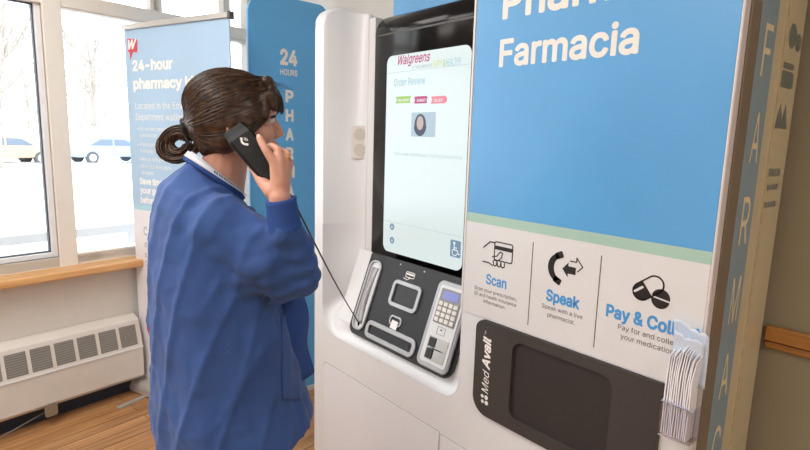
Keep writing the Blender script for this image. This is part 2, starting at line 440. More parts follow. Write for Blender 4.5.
for px_, dist, h, sd, lb in ((-2, 30, 10.5, 3, 'bare leafless tree outside at the left edge of the left window pane'), (94, 42, 13, 11, 'bare leafless tree seen through the window pane beside the roll-up banner'),
                         (80, 62, 12, 5, 'smaller faint bare tree far behind the silver car'), (26, 56, 11, 8, 'faint bare tree far behind the tan car')):
    tree(ground_pt(px_, dist), h, sd, lb)
def car(px_, dist, ang, colr, name, label):
    p = ground_pt(px_, dist); t = thing('car', p, label, 'car', None)
    X = Vector((math.cos(ang), math.sin(ang), 0)); Y = Vector((-X.y, X.x, 0))
    fr = lambda u, v, h: p + X * u + Vector((0, 0, v)) + Y * h
    prof = [(-2.2, .35), (2.15, .35), (2.25, .55), (2.15, .82), (1.3, .95), (.55, 1.38), (-.9, 1.42), (-1.75, 1.02), (-2.2, .95), (-2.28, .6)]
    MB().prism(fr, prof, -.85, .85).build('body', mat(name, colr, .35, var=.03, coat=.5), t, bevel=.06, bseg=3)
    gl = mat('car_glass', (96, 110, 128), .1)  # lightened glass: outdoor haze and sky reflection put into the colour
    for s_ in (-1, 1):
        MB().prism(fr, [(-1.5, 1.0), (-.25, .98), (-.25, 1.34), (-.9, 1.34)], s_ * .852 - .01, s_ * .852 + .01).build('side_window', gl, t)
        MB().prism(fr, [(-.15, .98), (1.1, .97), (.5, 1.31), (-.15, 1.34)], s_ * .852 - .01, s_ * .852 + .01).build('side_window', gl, t)
        for wx in (-1.4, 1.4):
            wheel = MB().prism(fr, circ(wx, .33, .33), s_ * .78 - .1, s_ * .78 + .1).build('wheel', mat('tyre', (80, 82, 86), .8), t)  # tyre grey lightened, outdoor haze put into its colour
            MB().prism(fr, circ(wx, .33, .2), s_ * .885 - .01, s_ * .885 + .01).build('hubcap', mat('hubcap_silver', (190, 190, 195), .3, metal=.6), wheel)
car(0, 34, WA + .15, (182, 156, 128), 'car_tan_paint', 'tan car parked in the snow outside the left window pane')
car(108, 36, WA + .1, (140, 158, 182), 'car_silver_paint', 'silver-blue car in the snow seen between window post and banner')
r = thing('railing', wp(.4, -4.1, GZ), 'pale grey railing running low outside the left window', 'railing')
wbox(MB(), -3, 1.9, -4.12, -4.06, .80, .86).build('top_rail', mat('railing_grey', (176, 180, 186), .5), r)
for tt in (-3.0, -1.4, .2, 1.82): wbox(MB(), tt, tt + .05, -4.115, -4.065, GZ, .80).build('post', MATS['railing_grey'], r)

# ------------------------------------------------------------------ baseboard heater under the sill
h = thing('baseboard_heater', wp(.3, NWALL + .06, 0), 'long off-white baseboard heater with grey louvred grilles under the window sill', 'heater')
M_heat = mat('heater_enamel', (212, 206, 198), .5, var=.02)
T0, T1 = -2.6, 1.43
prof = [(NWALL + .002, .07), (NWALL + .002, .475), (NWALL + .03, .475), (NWALL + .085, .452), (NWALL + .125, .30), (NWALL + .125, .12), (NWALL + .105, .10)]
mb = MB(); mb.loft([[wp(t, n_, z) for n_, z in prof] for t in (T0, T1)]); mb.build('casing', M_heat, h, bevel=.003)
fa, fb = wp(0, NWALL + .0865, .446), wp(0, NWALL + .124, .303)
dz = (fb - fa); Lz = dz.length; dz.normalize(); hn = TW.cross(dz); hn = hn if hn.dot(NW) > 0 else -hn
M_grill = mat('heater_grille_grey', (128, 124, 118), .5, metal=.2)
k = 0
t_ = 1.415
while t_ > -2.5:
    wv = .104
    fr = lambda u, v, hh, t_=t_: fa + TW * (t_ - wv + u) + dz * v + hn * hh
    q = MB().prism(fr, rrect(0, .018, wv - .012, Lz - .012, .002, 2), .0005, .0015).build('grille', M_grill, h)
    lv = MB()
    for j in range(9):
        v0 = .022 + j * .0125; lv.box((.002, v0, .0015), (wv - .014, v0 + .006, .004), fa + TW * (t_ - wv), TW, dz, hn)
    lv.build('louvre', mat('heater_louvre', (150, 146, 138), .45, metal=.2), q)
    t_ -= .110
fr = lambda u, v, hh: wp(u, NWALL + .126 + hh, v)
MB().prism(fr, rrect(T0, .292, T1, .301, .001, 2), 0, .003).build('trim_lip', M_frameW, h)
MB().prism(fr, rrect(.905, .055, .965, .125, .012), 0, .01).build('bracket', mat('bracket_steel', (160, 152, 138), .35, metal=.6), h, bevel=.002)
wbox(MB(), T0, T1, NWALL + .004, NWALL + .03, .0, .07).build('gap_strip', mat('strip_navy', (34, 42, 56), .6), h)  # dark navy strip across the gap below the casing
# loose cable along the dark strip
pts = []
for k in range(30):
    t_ = -.6 + 1.52 * k / 29; pts.append(wp(t_, NWALL + .11 + .035 * math.sin(k * .35) - (.01 * k / 29), .006 + (.055 * max(0, (k - 22) / 7))))
tag(MB().tube(pts, .0035, 8).build('power_cable', mat('cable_grey', (120, 116, 108), .5), smooth=True), 'grey power cable lying on the floor below the baseboard heater', 'cable')

# ------------------------------------------------------------------ roll-up banner
BO = Vector((-3.3397, .8312, 0)); BD = Vector((.9424, .3345, 0)).normalized(); BN = Vector((BD.y, -BD.x, 0))
bfr = lambda u, v, hh: BO + BD * u + Vector((0, 0, v)) + BN * hh
b = thing('roll_up_banner', bfr(.43, 0, 0), 'tall pale blue and white roll-up banner standing before the window behind the woman', 'banner')
M_bblue = mat('banner_blue', (170, 200, 226), .6, var=.025, scale=3)
M_bwhite = mat('banner_white', (228, 226, 230), .6, var=.02)
M_alu = mat('banner_aluminium', (200, 196, 190), .35, metal=.5)
MB().prism(bfr, [(-.045, .06), (.775, .06), (.775, 1.10), (-.045, 1.10)], -.0008, .0008).build('lower_fabric', M_bwhite, b)
MB().prism(bfr, [(-.045, 1.128), (.775, 1.128), (.775, 2.095), (-.045, 2.095)], -.0008, .0008).build('upper_fabric', M_bblue, b)
MB().prism(bfr, [(-.045, 1.10), (.775, 1.10), (.775, 1.128), (-.045, 1.128)], -.0008, .0008).build('stripe', mat('banner_aqua', (168, 210, 222), .6), b)
tr_ = MB().prism(bfr, rrect(-.052, 2.090, .782, 2.116, .004, 3), -.012, .012).build('top_rail', M_alu, b, bevel=.002)
MB().prism(bfr, rrect(.777, 2.083, .794, 2.118, .004, 3), -.014, .014).build('end_cap', M_inkg, tr_)
base = MB(); base.prism(lambda u, v, hh: bfr(hh, v, u), rrect(-.075, .004, .075, .075, [.01, .05, .05, .01], 6), -.06, .785)
base.build('base_cassette', M_alu, b, smooth=False, bevel=.002)
for uu in (.08, .66):
    MB().prism(lambda u, v, hh: bfr(uu + v, hh, u), rrect(-.12, -.016, .24, .016, .015), .001, .008).build('foot', M_alu, b)
MB().tube([bfr(.37, .05, -.02), bfr(.37, 2.10, -.014)], .007, 8).build('support_pole', M_alu, b)
bfl = lambda u, v, hh: bfr(u * .9 - .027, v, hh)
# emblem and lettering
M_red = mat('emblem_red', (206, 34, 56), .5)
em = MB().prism(bfl, [(.008, 1.975), (.022, 1.972), (.028, 1.928), (.058, 1.970), (.100, 1.968), (.106, 2.03), (.100, 2.036), (.012, 2.045), (.006, 2.04)], .001, .0016).build('emblem', M_red, b)
text(bfl, 'w', .014, 1.988, .062, .082, M_white, em, z=.0022, bold=.02, shear=.3, name='emblem_letter')
T = lambda s, u, v, hh, ww, bold=0, mm=M_white: text(bfl, s, u, v, hh, ww, mm, b, z=.0014, bold=bold)
T('24-hour', .045, 1.872, .052, .378, .035); T('pharmacy kiosk', .045, 1.775, .052, .72, .035)
T('Located in the Emergency', .055, 1.665, .036, .62); T('Department waiting room', .055, 1.605, .036, .58)
for i, s_ in enumerate(['• On-screen consultation with', '  a pharmacist', '• Prescriptions in about', '  5 minutes', '• New or refill prescriptions', '• Most insurance plans', '  accepted']):
    v = (1.548, 1.513, 1.462, 1.427, 1.383, 1.342, 1.306)[i]
    T(s_, .062 + (.022 if s_[0] == ' ' else 0), v, .021, (.42, .16, .34, .13, .38, .31, .12)[i])
T('Save time—fill', .062, 1.250, .034, .33, .03); T('your prescription', .062, 1.198, .034, .40, .03); T('before you leave', .062, 1.143, .034, .38, .03)
M_bl2 = mat('banner_print_blue', (128, 160, 196), .5)
for s_, v, hh in (('C', .955, .05), ('d', .885, .035), ('s', .828, .03), ('C', .775, .03)): text(bfl, s_, .078, v, hh, hh * .7, M_bl2, b, z=.0014)
e2 = MB().prism(bfl, [(.06, .39), (.075, .35), (.08, .39), (.11, .39), (.11, .43), (.06, .43)], .001, .0016).build('small_emblem', M_red, b)

# ------------------------------------------------------------------ second pylon (blue, 24 HOURS PHARMACY)
FX = -2.74
ffr = lambda u, v, hh: Vector((FX + hh, u, v))
p = thing('information_pylon', (FX - .03, 1.46, 0), 'tall deep blue pylon with white vertical lettering standing left of the white kiosk', 'sign')
MB().prism(ffr, rrect(1.243, .012, 1.715, 2.27, [.004, .05, .11, .004], 8), -.02, 0).build('panel', M_fin, p, bevel=.004)
MB().prism(ffr, rrect(1.225, .0, 1.718, .03, .004), -.07, .006).build('plinth', mat('plinth_white', (215, 212, 206), .5), p)
text(ffr, '24', 1.475, 1.925, .074, .105, M_white2, p, align='C', bold=.035)
text(ffr, 'HOURS', 1.475, 1.868, .030, .105, M_white2, p, align='C', bold=.02)
for i, ch in enumerate('PHARMACY'):
    text(ffr, ch, 1.478, 1.728 - .1035 * i, .058, .050 if ch != 'M' else .060, M_white2, p, align='C', bold=.04)

# ------------------------------------------------------------------ the kiosk
KY = 1.30
k_ = thing('pharmacy_kiosk', (-1.3, 1.5, 0), 'large white self-service pharmacy kiosk with recessed lit touch screen and blue front panel', 'kiosk')
kfr = lambda u, v, hh: Vector((u, KY - hh, v))
cab = MB()
# left column: sections from front to back with a rounded top corner
secs = []
N_ = 26
for i in range(N_ + 1):
    if i <= 20: ph = PI / 2 * i / 20; Y = KY + .17 * (1 - math.cos(ph)) if False else KY + .17 * math.sin(ph); xi = -2.1025 + .097 * (1 - math.cos(ph))
    else: Y = KY + .17 + .13 * (i - 20) / 6; xi = -2.0055
    d = Y - KY
    zt = 2.02 + math.sqrt(max(0, .085 ** 2 - (.085 - d) ** 2)) if d < .085 else 2.105 - .22 * (d - .085)
    xo = -2.192 + .02 * max(0, 1 - d / .02) ** 2
    secs.append([Vector((xo, Y, 0.0)), Vector((xo, Y, zt - .012)), Vector((xo + .012, Y, zt)), Vector((xi - .012, Y, zt)), Vector((xi, Y, zt - .012)), Vector((xi, Y, .80)), Vector((xi, Y, .0))])
MBc = MB().loft(secs); MBc.build('left_column', M_kw, k_, smooth=False, bevel=.0)
for pz in bpy.data.objects['left_column'].data.polygons: pz.use_smooth = len(pz.vertices) == 4
# front plate right of the column and below the recess
def arc(cx, cz, r, a0, a1, n=9): return [(cx + r * math.cos(a0 + (a1 - a0) * i / n), cz + r * math.sin(a0 + (a1 - a0) * i / n)) for i in range(n + 1)]
U = [(-2.102, .80)] + arc(-2.102 + .135, .645 + .135, .135, PI, 1.5 * PI, 12)[0:] + arc(-1.213 - .075, .645 + .075, .075, 1.5 * PI, 2 * PI, 10) + [(-1.213, .9)]
outl = [(-2.1035, 0), (-.452, 0), (-.452, 2.25), (-1.213, 2.25)] + [(x, z) for x, z in U[::-1]] + []
cab.prism(kfr, outl[::-1] if False else outl, -.010, 0)
cab.box((-1.213, KY + .010, .0), (-.452, 1.70, 2.25)).box((-2.185, KY + .010, 0), (-1.213, 1.70, .60)).box((-2.185, 1.597, 0), (-1.2, 1.70, 2.05))
cab.build('cabinet', M_kw, k_, bevel=.004)
# concave liner of the recess
def back(z): return KY + .03 + .012 + max(0, z - .715) * .375 if z < 1.035 else 1.595
Up = [(-2.102, 1.15)] + U + [(-1.213, 1.15)]
inn = []
for i, (x, z) in enumerate(Up):
    xx = -2.005 if x < -2.05 else (-1.228 if x > -1.23 else None)
    if xx is None:
        f = (x + 2.102) / (2.102 - 1.213); xx = -2.005 + f * (2.005 - 1.228)
    zz = z if z > .9 else .70 + (z - .645) * (.2 / .255)
    inn.append((xx, zz))
rings = []
for j in range(11):
    t = j / 10; row = []
    for (x, z), (xi, zi) in zip(Up, inn):
        Yb = 1.47 if z > .79 else back(zi) + (1.47 - back(zi)) * max(0, (z - .70) / .10) ** 2
        if j == 0: row.append(Vector((x, KY - .001, z))); continue
        e = 1 - math.cos(t * PI / 2); s_ = math.sin(t * PI / 2)
        row.append(Vector((x + (xi - x) * e, KY + (Yb - KY) * s_, z + (zi - z) * e)))
    rings.append(row)
MB().grid(rings).build('recess_liner', M_kw, k_, smooth=True, fix=False)
bk = MB(); bk.grid([[Vector((-2.03, back(z), z)), Vector((-1.215, back(z), z))] for z in (.66, .715, .8, .9, 1.03)]); bk.box((-2.03, 1.4745, 1.0), (-1.962, 1.60, 2.06)); bk.build('recess_ledge', M_kw, k_)
# access doors
for pts_, nm in ((rrect(-2.085, .03, -1.297, .494, [.004, .004, .03, .004]), 'l'), (rrect(-1.289, .03, -.47, .488, .004), 'r')):
    MB().prism(kfr, pts_, .0002, .0022).build('access_door', M_kw2, k_, bevel=.0008)
    MB().prism(kfr, [(u * 1.0 + (-.0025 if u < (-1.7 if nm == 'l' else -.9) else .0025), v + (.0025 if v > .2 else -.0025)) for u, v in pts_], .0001, .0006).build('door_gap', mat('gap_grey', (150, 142, 140), .6), k_)
# upper front graphic
gp = MB().prism(kfr, [(-1.208, .98), (-.457, .98), (-.457, 1.2875), (-1.208, 1.2875)], .0004, .003).build('white_panel', M_graph, k_)
MB().prism(kfr, [(-1.208, 1.2875), (-.457, 1.2875), (-.457, 1.317), (-1.208, 1.317)], .0004, .003).build('green_stripe', M_green, k_)
bp_ = MB().prism(kfr, [(-1.204, 1.317), (-.457, 1.317), (-.457, 2.245), (-1.204, 2.245)], .0004, .003).build('blue_panel', M_blue, k_)
MB().box((-1.216, KY - .004, .98), (-1.2085, KY + .02, 2.25)).build('edge_strip', M_graph, k_)
GZf = .0034
text(kfr, 'Pharmacy', -1.103, 1.907, .090, .62, M_white2, bp_, z=GZf, bold=.020)
text(kfr, 'Farmacia', -1.106, 1.770, .074, .432, M_white2, bp_, z=GZf, bold=.020)
tx = lambda s, u, v, hh, ww, mm, bold=0, al='L': text(kfr, s, u, v, hh, ww, mm, gp, z=GZf, bold=bold, align=al)
tx('Scan', -1.111, 1.097, .031, .083, M_inkb, .02)
for i, s_ in enumerate(['Scan your prescription,', 'ID and health insurance', 'information.']): tx(s_, -1.072, 1.068 - .0185 * i, .0118, (.172, .172, .092)[i], M_inkg, 0, 'C')
tx('Speak', -.882, 1.100, .031, .108, M_inkb, .03)
tx('Speak with a live', -.828, 1.074, .0125, .133, M_inkg, 0, 'C'); tx('pharmacist.', -.828, 1.052, .0125, .09, M_inkg, 0, 'C')
tx('Pay & Collect', -.695, 1.104, .031, .235, M_inkb, .03)
tx('Pay for and collect', -.580, 1.078, .0135, .158, M_inkg, 0, 'C'); tx('your medication.', -.580, 1.055, .0135, .140, M_inkg, 0, 'C')
for u in (-.939, -.7215):
    MB().prism(kfr, [(u - .0012, 1.007), (u + .0012, 1.007), (u + .0012, 1.260), (u - .0012, 1.260)], .003, .0036).build('divider_line', M_inkg, gp)
def line(mb, pts, wv, z0=.003, z1=.0037, fr=kfr):
    for a, b_ in zip(pts[:-1], pts[1:]):
        a = Vector((*a, 0)); b_ = Vector((*b_, 0)); d = (b_ - a)
        if d.length < 1e-6: continue
        d.normalize(); n = Vector((-d.y, d.x, 0)) * wv / 2; a = a - d * wv * .3; b_ = b_ + d * wv * .3
        mb.prism(fr, [((a - n).x, (a - n).y), ((b_ - n).x, (b_ - n).y), ((b_ + n).x, (b_ + n).y), ((a + n).x, (a + n).y)], z0, z1)
    return mb
# hand and card icon
ic = MB()
oc = rrect(-1.083, 1.180, -1.012, 1.238, .007, 4); line(ic, oc + [oc[0]], .0036)
ic.prism(kfr, [(-1.082, 1.214), (-1.013, 1.214), (-1.013, 1.226), (-1.082, 1.226)], .003, .0037)
line(ic, [(-1.128, 1.212), (-1.102, 1.234), (-1.085, 1.234)], .004); line(ic, [(-1.128, 1.166), (-1.104, 1.166), (-1.088, 1.160)], .004)
line(ic, [(-1.090, 1.188), (-1.072, 1.193), (-1.060, 1.208), (-1.050, 1.206), (-1.054, 1.190), (-1.066, 1.180), (-1.083, 1.178)], .0034)
for cx in (-1.078, -1.062, -1.047): line(ic, [(cx - .008, 1.176), (cx - .006, 1.163), (cx, 1.160), (cx + .006, 1.164), (cx + .007, 1.176)], .0034)
ic.build('card_icon', M_ink, gp)
# handset icon with arrows
kfo = kfr
kfr = lambda u, v, hh: kfo(-.829 + (u + .826) * .82, 1.201 + (v - 1.195) * .86, hh)
ic = MB()
outer = arc(-.842, 1.195, .050, math.radians(112), math.radians(250), 16); inner = arc(-.828, 1.195, .040, math.radians(250), math.radians(112), 16)
ic.prism(kfr, outer + inner, .003, .0037)
fr2 = lambda a, cx, cz: (lambda u, v, hh: kfr(cx + u * math.cos(a) - v * math.sin(a), cz + u * math.sin(a) + v * math.cos(a), hh))
ic.prism(fr2(math.radians(25), -.848, 1.238), rrect(-.017, -.011, .014, .011, .004, 3), .003, .0037)
ic.prism(fr2(math.radians(-25), -.850, 1.152), rrect(-.017, -.011, .014, .011, .004, 3), .003, .0037)
ic.prism(kfr, [(-.834, 1.196), (-.812, 1.220), (-.812, 1.208), (-.783, 1.208), (-.783, 1.184), (-.812, 1.184), (-.812, 1.172)], .003, .0037)
line(ic, [(-.806, 1.226), (-.782, 1.226), (-.782, 1.240), (-.758, 1.214), (-.776, 1.196)], .0036, fr=kfr)
ic.build('handset_icon', M_ink, gp)
kfr = lambda u, v, hh: kfo(-.583 + (u + .588) * .86, 1.199 + (v - 1.199) * .86, hh)
# pills icon
ic = MB(); fp = fr2(math.radians(38), -.598, 1.203)
cap_o = rrect(-.048, -.025, .048, .025, .0249, 8); line(ic, cap_o + [cap_o[0]], .0045, fr=fp)
ic.prism(fp, [(-.003, .025)] + [q for q in rrect(-.048, -.025, .048, .025, .0249, 8) if q[0] < -.003] + [(-.003, -.025)], .003, .0037)
ff = fr2(math.radians(-8), -.560, 1.180)
ic.prism(ff, [(x, z + .0025) for x, z in arc(0, 0, .026, 0, PI, 12)], .003, .0037); ic.prism(ff, [(x, z - .0025) for x, z in arc(0, 0, .026, PI, 2 * PI, 12)], .003, .0037)
ic.build('pill_icon', M_ink, gp)
MB().prism(fp, rrect(-.043, .006, -.010, .013, .003, 3), .0037, .0042).build('pill_highlight', M_graph, gp)
kfr = kfo
# medication dispenser
dp = MB().prism(kfr, rrect(-1.135, .655, -.527, .977, [.004, .004, .035, .06], 8), .0004, .012, holes=[rrect(-.984, .695, -.655, .945, .035, 6)]).build('dispenser_panel', M_disp, k_, bevel=.0015)
MB().prism(kfr, rrect(-.984, .695, -.655, .945, .035, 6), .0004, .003).build('pickup_door', M_disp2, dp)
lfr = lambda u, v, hh: kfr(-1.072 - v, .735 + u, hh)
text(lfr, 'Med', .0, -.003, .028, .078, M_white, dp, z=.0126, shear=.25)
text(lfr, 'Avail', .083, -.003, .030, .108, M_white, dp, z=.0126, shear=.25, bold=.03)
text(lfr, 'TM', .196, .018, .006, .013, M_white, dp, z=.0126)
lm = MB()
for a_, b_ in ((-.046, .002), (-.046, .019), (-.027, .004), (-.027, .021)): lm.prism(lfr, circ(a_ + .014 if a_ < -.04 else a_ + .013, b_, .0075 if b_ < .01 else .0062, 12), .012, .0127)
lm.build('logo_dots', M_white, dp)
# right end of the kiosk
XE = -.452
MB().box((XE - .005, KY - .004, 0), (XE + .002, KY + .026, 2.25)).build('edge_trim_pale', mat('edge_pale', (214, 206, 204), .3), k_, bevel=.003)
MB().box((XE - .002, KY + .026, 0), (XE + .006, KY + .083, 2.25)).build('edge_trim_brown', M_brown, k_, bevel=.002)
sfr2 = lambda u, v, hh: Vector((XE + hh, u, v))
sb = MB().prism(sfr2, [(KY + .083, 0), (1.499, 0), (1.499, 2.25), (KY + .083, 2.25)], 0, .003).build('side_blue_panel', M_sideb, k_)
sc_ = MB().prism(sfr2, [(1.499, 0), (1.70, 0), (1.70, 2.25), (1.499, 2.25)], 0, .003).build('side_cream_panel', M_sidec, k_)
for i, ch in enumerate('FARMACIA'):
    text(sfr2, ch, 1.452, 1.712 - .196 * i, .115, .052 if ch != 'I' else .016, M_sidet, sb, z=.0036, align='C', bold=.0)
for v0, v1, kind in ((1.79, 1.86, 0), (1.70, 1.76, 1), (1.60, 1.66, 2), (1.48, 1.50, 3), (1.445, 1.46, 3), (1.40, 1.415, 3)):
    q = MB()
    if kind == 0:
        q.prism(sfr2, circ(1.62, .5 * (v0 + v1), .03, 16), .003, .0036); q.prism(sfr2, circ(1.67, .5 * (v0 + v1) - .01, .022, 16), .003, .0036)
    elif kind == 1: q.prism(sfr2, rrect(1.57, v0, 1.67, v1 - .02, .012), .003, .0036); q.prism(sfr2, rrect(1.58, v1 - .015, 1.66, v1, .004), .003, .0036)
    elif kind == 2: q.prism(sfr2, [(1.57, v0), (1.60, v1), (1.62, v0 + .02), (1.64, v1), (1.67, v0)], .003, .0036)
    else:
        for j in range(5): q.prism(sfr2, rrect(1.56 + j * .022, v0, 1.576 + j * .022, v1, .002, 2), .003, .0036)
    q.build('side_print', M_sidei, sc_)
MB().box((XE, 1.556, 0), (XE + .007, 1.562, 2.25)).build('side_seam_trim', mat('seam_cream', (188, 174, 140), .3), sc_)
# header board behind the hood
MB().box((-2.05, 1.64, 1.9), (-.46, 1.70, 2.42)).build('header_board', mat('header_blue', (96, 164, 216), .4), k_, bevel=.004)
# display housing
hs = []
for z_, y_ in [(1.03, 1.47)] + [(1.985 + .085 * math.sin(a), 1.555 - .085 * math.cos(a)) for a in [PI / 2 * i / 9 for i in range(10)]] + [(2.068, 1.593)]: hs.append((y_, z_))
prof = hs + [(1.593, 1.03)]
def hsec(x, ins):
    return [Vector((x, y + ins * (1 if y < 1.56 else 0), z - ins * (1 if z > 2 else 0))) for y, z in prof]
hd = MB().loft([hsec(-1.968, .02), hsec(-1.966, .010), hsec(-1.960, .004), hsec(-1.950, 0), hsec(-1.22, 0)])
hd.build('display_housing', M_black, k_)
for pz in bpy.data.objects['display_housing'].data.polygons: pz.use_smooth = len(pz.vertices) == 4
MB().prism(lambda u, v, hh: Vector((u, 1.47 - hh, v)), rrect(-1.955, 1.975, -1.222, 1.982, .002, 2), 0, .001).build('housing_seam', mat('seam_grey', (62, 58, 54), .4), k_)
SY = 1.466
sfr = lambda u, v, hh: Vector((u, SY - hh, v))
def sp(x, y):
    q = pixY(x, y, SY - .002); return q.x, q.z
M_scr = mat('screen_glow', (34, 38, 40), .16, var=.01, scale=2, emit=(222, 235, 233), es=.92)
S_ = MB().prism(sfr, rrect(-1.862, 1.054, -1.378, 1.886, .033, 8), .0, .002).build('screen', M_scr, k_)
def emat(name, col): return mat(name, tuple(c * .3 for c in col), .4, emit=col, es=.85)
E_mag, E_grn, E_pnk, E_gry, E_cyn, E_wht = emat('ui_magenta', (190, 40, 120)), emat('ui_green', (166, 206, 90)), emat('ui_pink', (238, 130, 150)), emat('ui_grey', (150, 168, 176)), emat('ui_cyan', (142, 198, 214)), emat('ui_white', (236, 242, 244))
E_lin, E_blu, E_yel, E_nav = emat('ui_line', (188, 206, 210)), emat('ui_steel', (116, 146, 172)), emat('ui_lime', (206, 218, 120)), emat('ui_navy', (44, 52, 84))
def stx(s, x, y, x2, hh, mm, bold=0, shear=0):
    u, v = sp(x, y); u2, _ = sp(x2, y); text(sfr, s, u, v, hh, u2 - u, mm, S_, z=.0026, bold=bold, shear=shear)
stx('Walgreens', 398, 65.0, 430, .036, E_mag, .012, .35)
stx('AT THE CORNER OF', 412, 69.2, 432, .012, E_gry); stx('HAPPY', 433, 67.6, 442, .026, E_yel); stx('&', 443, 66.5, 445.5, .026, E_grn); stx('HEALTHY', 446, 66.2, 461, .026, E_cyn)
stx('Order Review', 394, 86.5, 425, .030, E_cyn)
stx('Your order information is being transmitted', 394, 155, 462, .014, E_lin)
a_, b_ = sp(391, 73), sp(472, 64.5)
line(MB(), [(-1.858, a_[1]), (-1.382, a_[1])], .002, .002, .0026, sfr).build('header_line', E_lin, S_)
a_ = sp(392, 222)
line(MB(), [(-1.858, a_[1]), (-1.382, a_[1])], .002, .002, .0026, sfr).build('footer_line', E_lin, S_)
for (x0, x1, mm) in ((394, 412, E_grn), (413.5, 428, E_mag), (430, 447, E_pnk)):
    u0, v = sp(x0, 100.2); u1, _ = sp(x1, 100.2)
    q = MB().prism(sfr, rrect(u0, v - .014, u1, v + .014, .013), .002, .0026).build('progress_segment', mm, S_)
for x0 in (394.5, 412.5, 429.5):
    u0, v = sp(x0, 100.2); MB().prism(sfr, circ(u0, v, .015, 14), .0027, .0032).build('progress_dot', E_wht, S_)
for x0, x1, s_ in ((398, 409, 'REVIEW'), (417, 426, 'SUBMIT'), (434, 443, 'COLLECT')):
    u0, v = sp(x0, 101); u1, _ = sp(x1, 101); text(sfr, s_, u0, v - .003, .010, u1 - u0, E_wht, S_, z=.003, bold=.02)
# little portrait picture
u0, v0 = sp(411, 136.5); u1, v1 = sp(436, 112)
MB().prism(sfr, rrect(u0, v0, u1, v1, .002, 2), .002, .0025).build('picture', emat('ui_picture', (176, 200, 214)), S_)
cu, cv = u0 + (u1 - u0) * .38, v0 + (v1 - v0) * .52
MB().prism(sfr, [(cu + .034 * math.cos(a) * (1.15 if math.sin(a) < 0 else 1), cv + (.040 if math.sin(a) > 0 else (v1 - v0) * .5) * math.sin(a)) for a in [2 * PI * i / 20 for i in range(20)]], .0026, .003).build('picture_hair', E_nav, S_)
MB().prism(sfr, [(cu + .020 * math.cos(a), cv + .004 + .028 * math.sin(a)) for a in [2 * PI * i / 20 for i in range(20)]], .0031, .0034).build('picture_face', emat('ui_face', (196, 176, 168)), S_)
# round buttons and wheelchair button
for y in (228.5, 242): 
    u, v = sp(391.5, y - 2); bt = MB().prism(sfr, circ(u + .004, v, .015, 18), .002, .0028).build('round_button', E_blu, S_)
    MB().prism(sfr, [(u - .001, v - .006), (u + .009, v - .006), (u + .004, v + .007)], .0028, .0032).build('button_arrow', E_wht, S_)
u0, v0 = sp(450, 256); u1, v1 = u0 + .055, v0 + .066
MB().prism(sfr, rrect(u0, v0, u1, v1, .005, 3), .002, .0026).build('wheelchair_button', E_blu, S_)
w_ = MB(); fw = lambda u, v, hh: sfr(u0 + u, v0 + v, hh)
w_.prism(fw, circ(.021, .054, .006, 12), .0027, .0032); line(w_, [(.021, .046), (.022, .028), (.038, .028), (.044, .014), (.050, .016)], .004, .0027, .0032, fw)
line(w_, [(.022, .037), (.035, .037)], .0035, .0027, .0032, fw); line(w_, arc(.024, .019, .013, math.radians(110), math.radians(340), 12), .0034, .0027, .0032, fw)
w_.build('wheelchair_symbol', E_wht, S_)

# control panel, sloping forward
DV = Vector((0, .12, .32)).normalized(); DN = Vector((0, -DV.z, DV.y))
cfr = lambda u, v, hh: Vector((u, 1.33, .715)) + DV * v + DN * hh
cp = MB().prism(cfr, rrect(-1.918, -.026, -1.272, .342, [.05, .01, .01, .04], 8), -.006, .004).build('control_panel', M_dark, k_, bevel=.002)
MB().prism(cfr, rrect(-1.900, -.008, -1.290, .330, [.038, .01, .01, .030], 8), .0042, .0062).build('panel_face', M_con, cp)
H0 = .0064
def tray(u0, v0, u1, v1, r, rim, name, depth=.006, inner=M_dark):
    q = MB().prism(cfr, rrect(u0, v0, u1, v1, r, 8), H0, H0 + depth, holes=[rrect(u0 + rim, v0 + rim, u1 - rim, v1 - rim, max(r - rim, .004), 8)]).build(name, M_silver, cp, bevel=.002)
    MB().prism(cfr, rrect(u0 + rim * .9, v0 + rim * .9, u1 - rim * .9, v1 - rim * .9, max(r - rim, .004), 8), H0 - .0015, H0 + .0004).build('tray_floor', inner, q)
    return q
cr = tray(-1.897, -.002, -1.812, .312, .034, .010, 'handset_cradle', .008, M_silver2)
# curved earpiece saddle in the cradle
sd = []
for i in range(19):
    t = i / 18; v = .03 + .25 * t; hw = .026 - .012 * math.sin(PI * t); hh = .004 + .007 * math.sin(PI * t) ** 2
    sd.append([cfr(-1.862 - hw * .6, v, H0), cfr(-1.862 - hw * .5, v, H0 + hh), cfr(-1.858 + hw * .6, v, H0 + hh), cfr(-1.858 + hw, v, H0)])
MB().loft(sd).build('handset_saddle', M_silver, cp, smooth=True)
tray(-1.708, .150, -1.532, .262, .026, .017, 'scanner_window', .008)
dl = tray(-1.795, -.012, -1.478, .062, .030, .019, 'delivery_slot', .008)
MB().prism(cfr, rrect(-1.750, .020, -1.515, .032, .003, 3), H0 + .0006, H0 + .003).build('slot_flap', M_con, cp)
pi = MB().prism(cfr, rrect(-1.668, .078, -1.596, .118, .016, 6), H0, H0 + .004, holes=[rrect(-1.661, .084, -1.603, .111, .010, 6)]).build('printer_slot', M_silver, cp)
MB().prism(cfr, [(-1.651, .066), (-1.612, .063), (-1.610, .098), (-1.649, .099)], H0 + .0045, H0 + .0055).build('receipt_paper', M_white, cp)
ci = MB(); oc = rrect(-1.655, .283, -1.603, .305, .004, 3); line(ci, oc + [oc[0]], .003, H0, H0 + .0006, cfr); ci.prism(cfr, [(-1.652, .293), (-1.606, .293), (-1.606, .300), (-1.652, .300)], H0, H0 + .0006)
line(ci, [(-1.662, .276), (-1.640, .272), (-1.625, .282)], .003, H0, H0 + .0006, cfr); ci.build('card_symbol', M_white, cp)
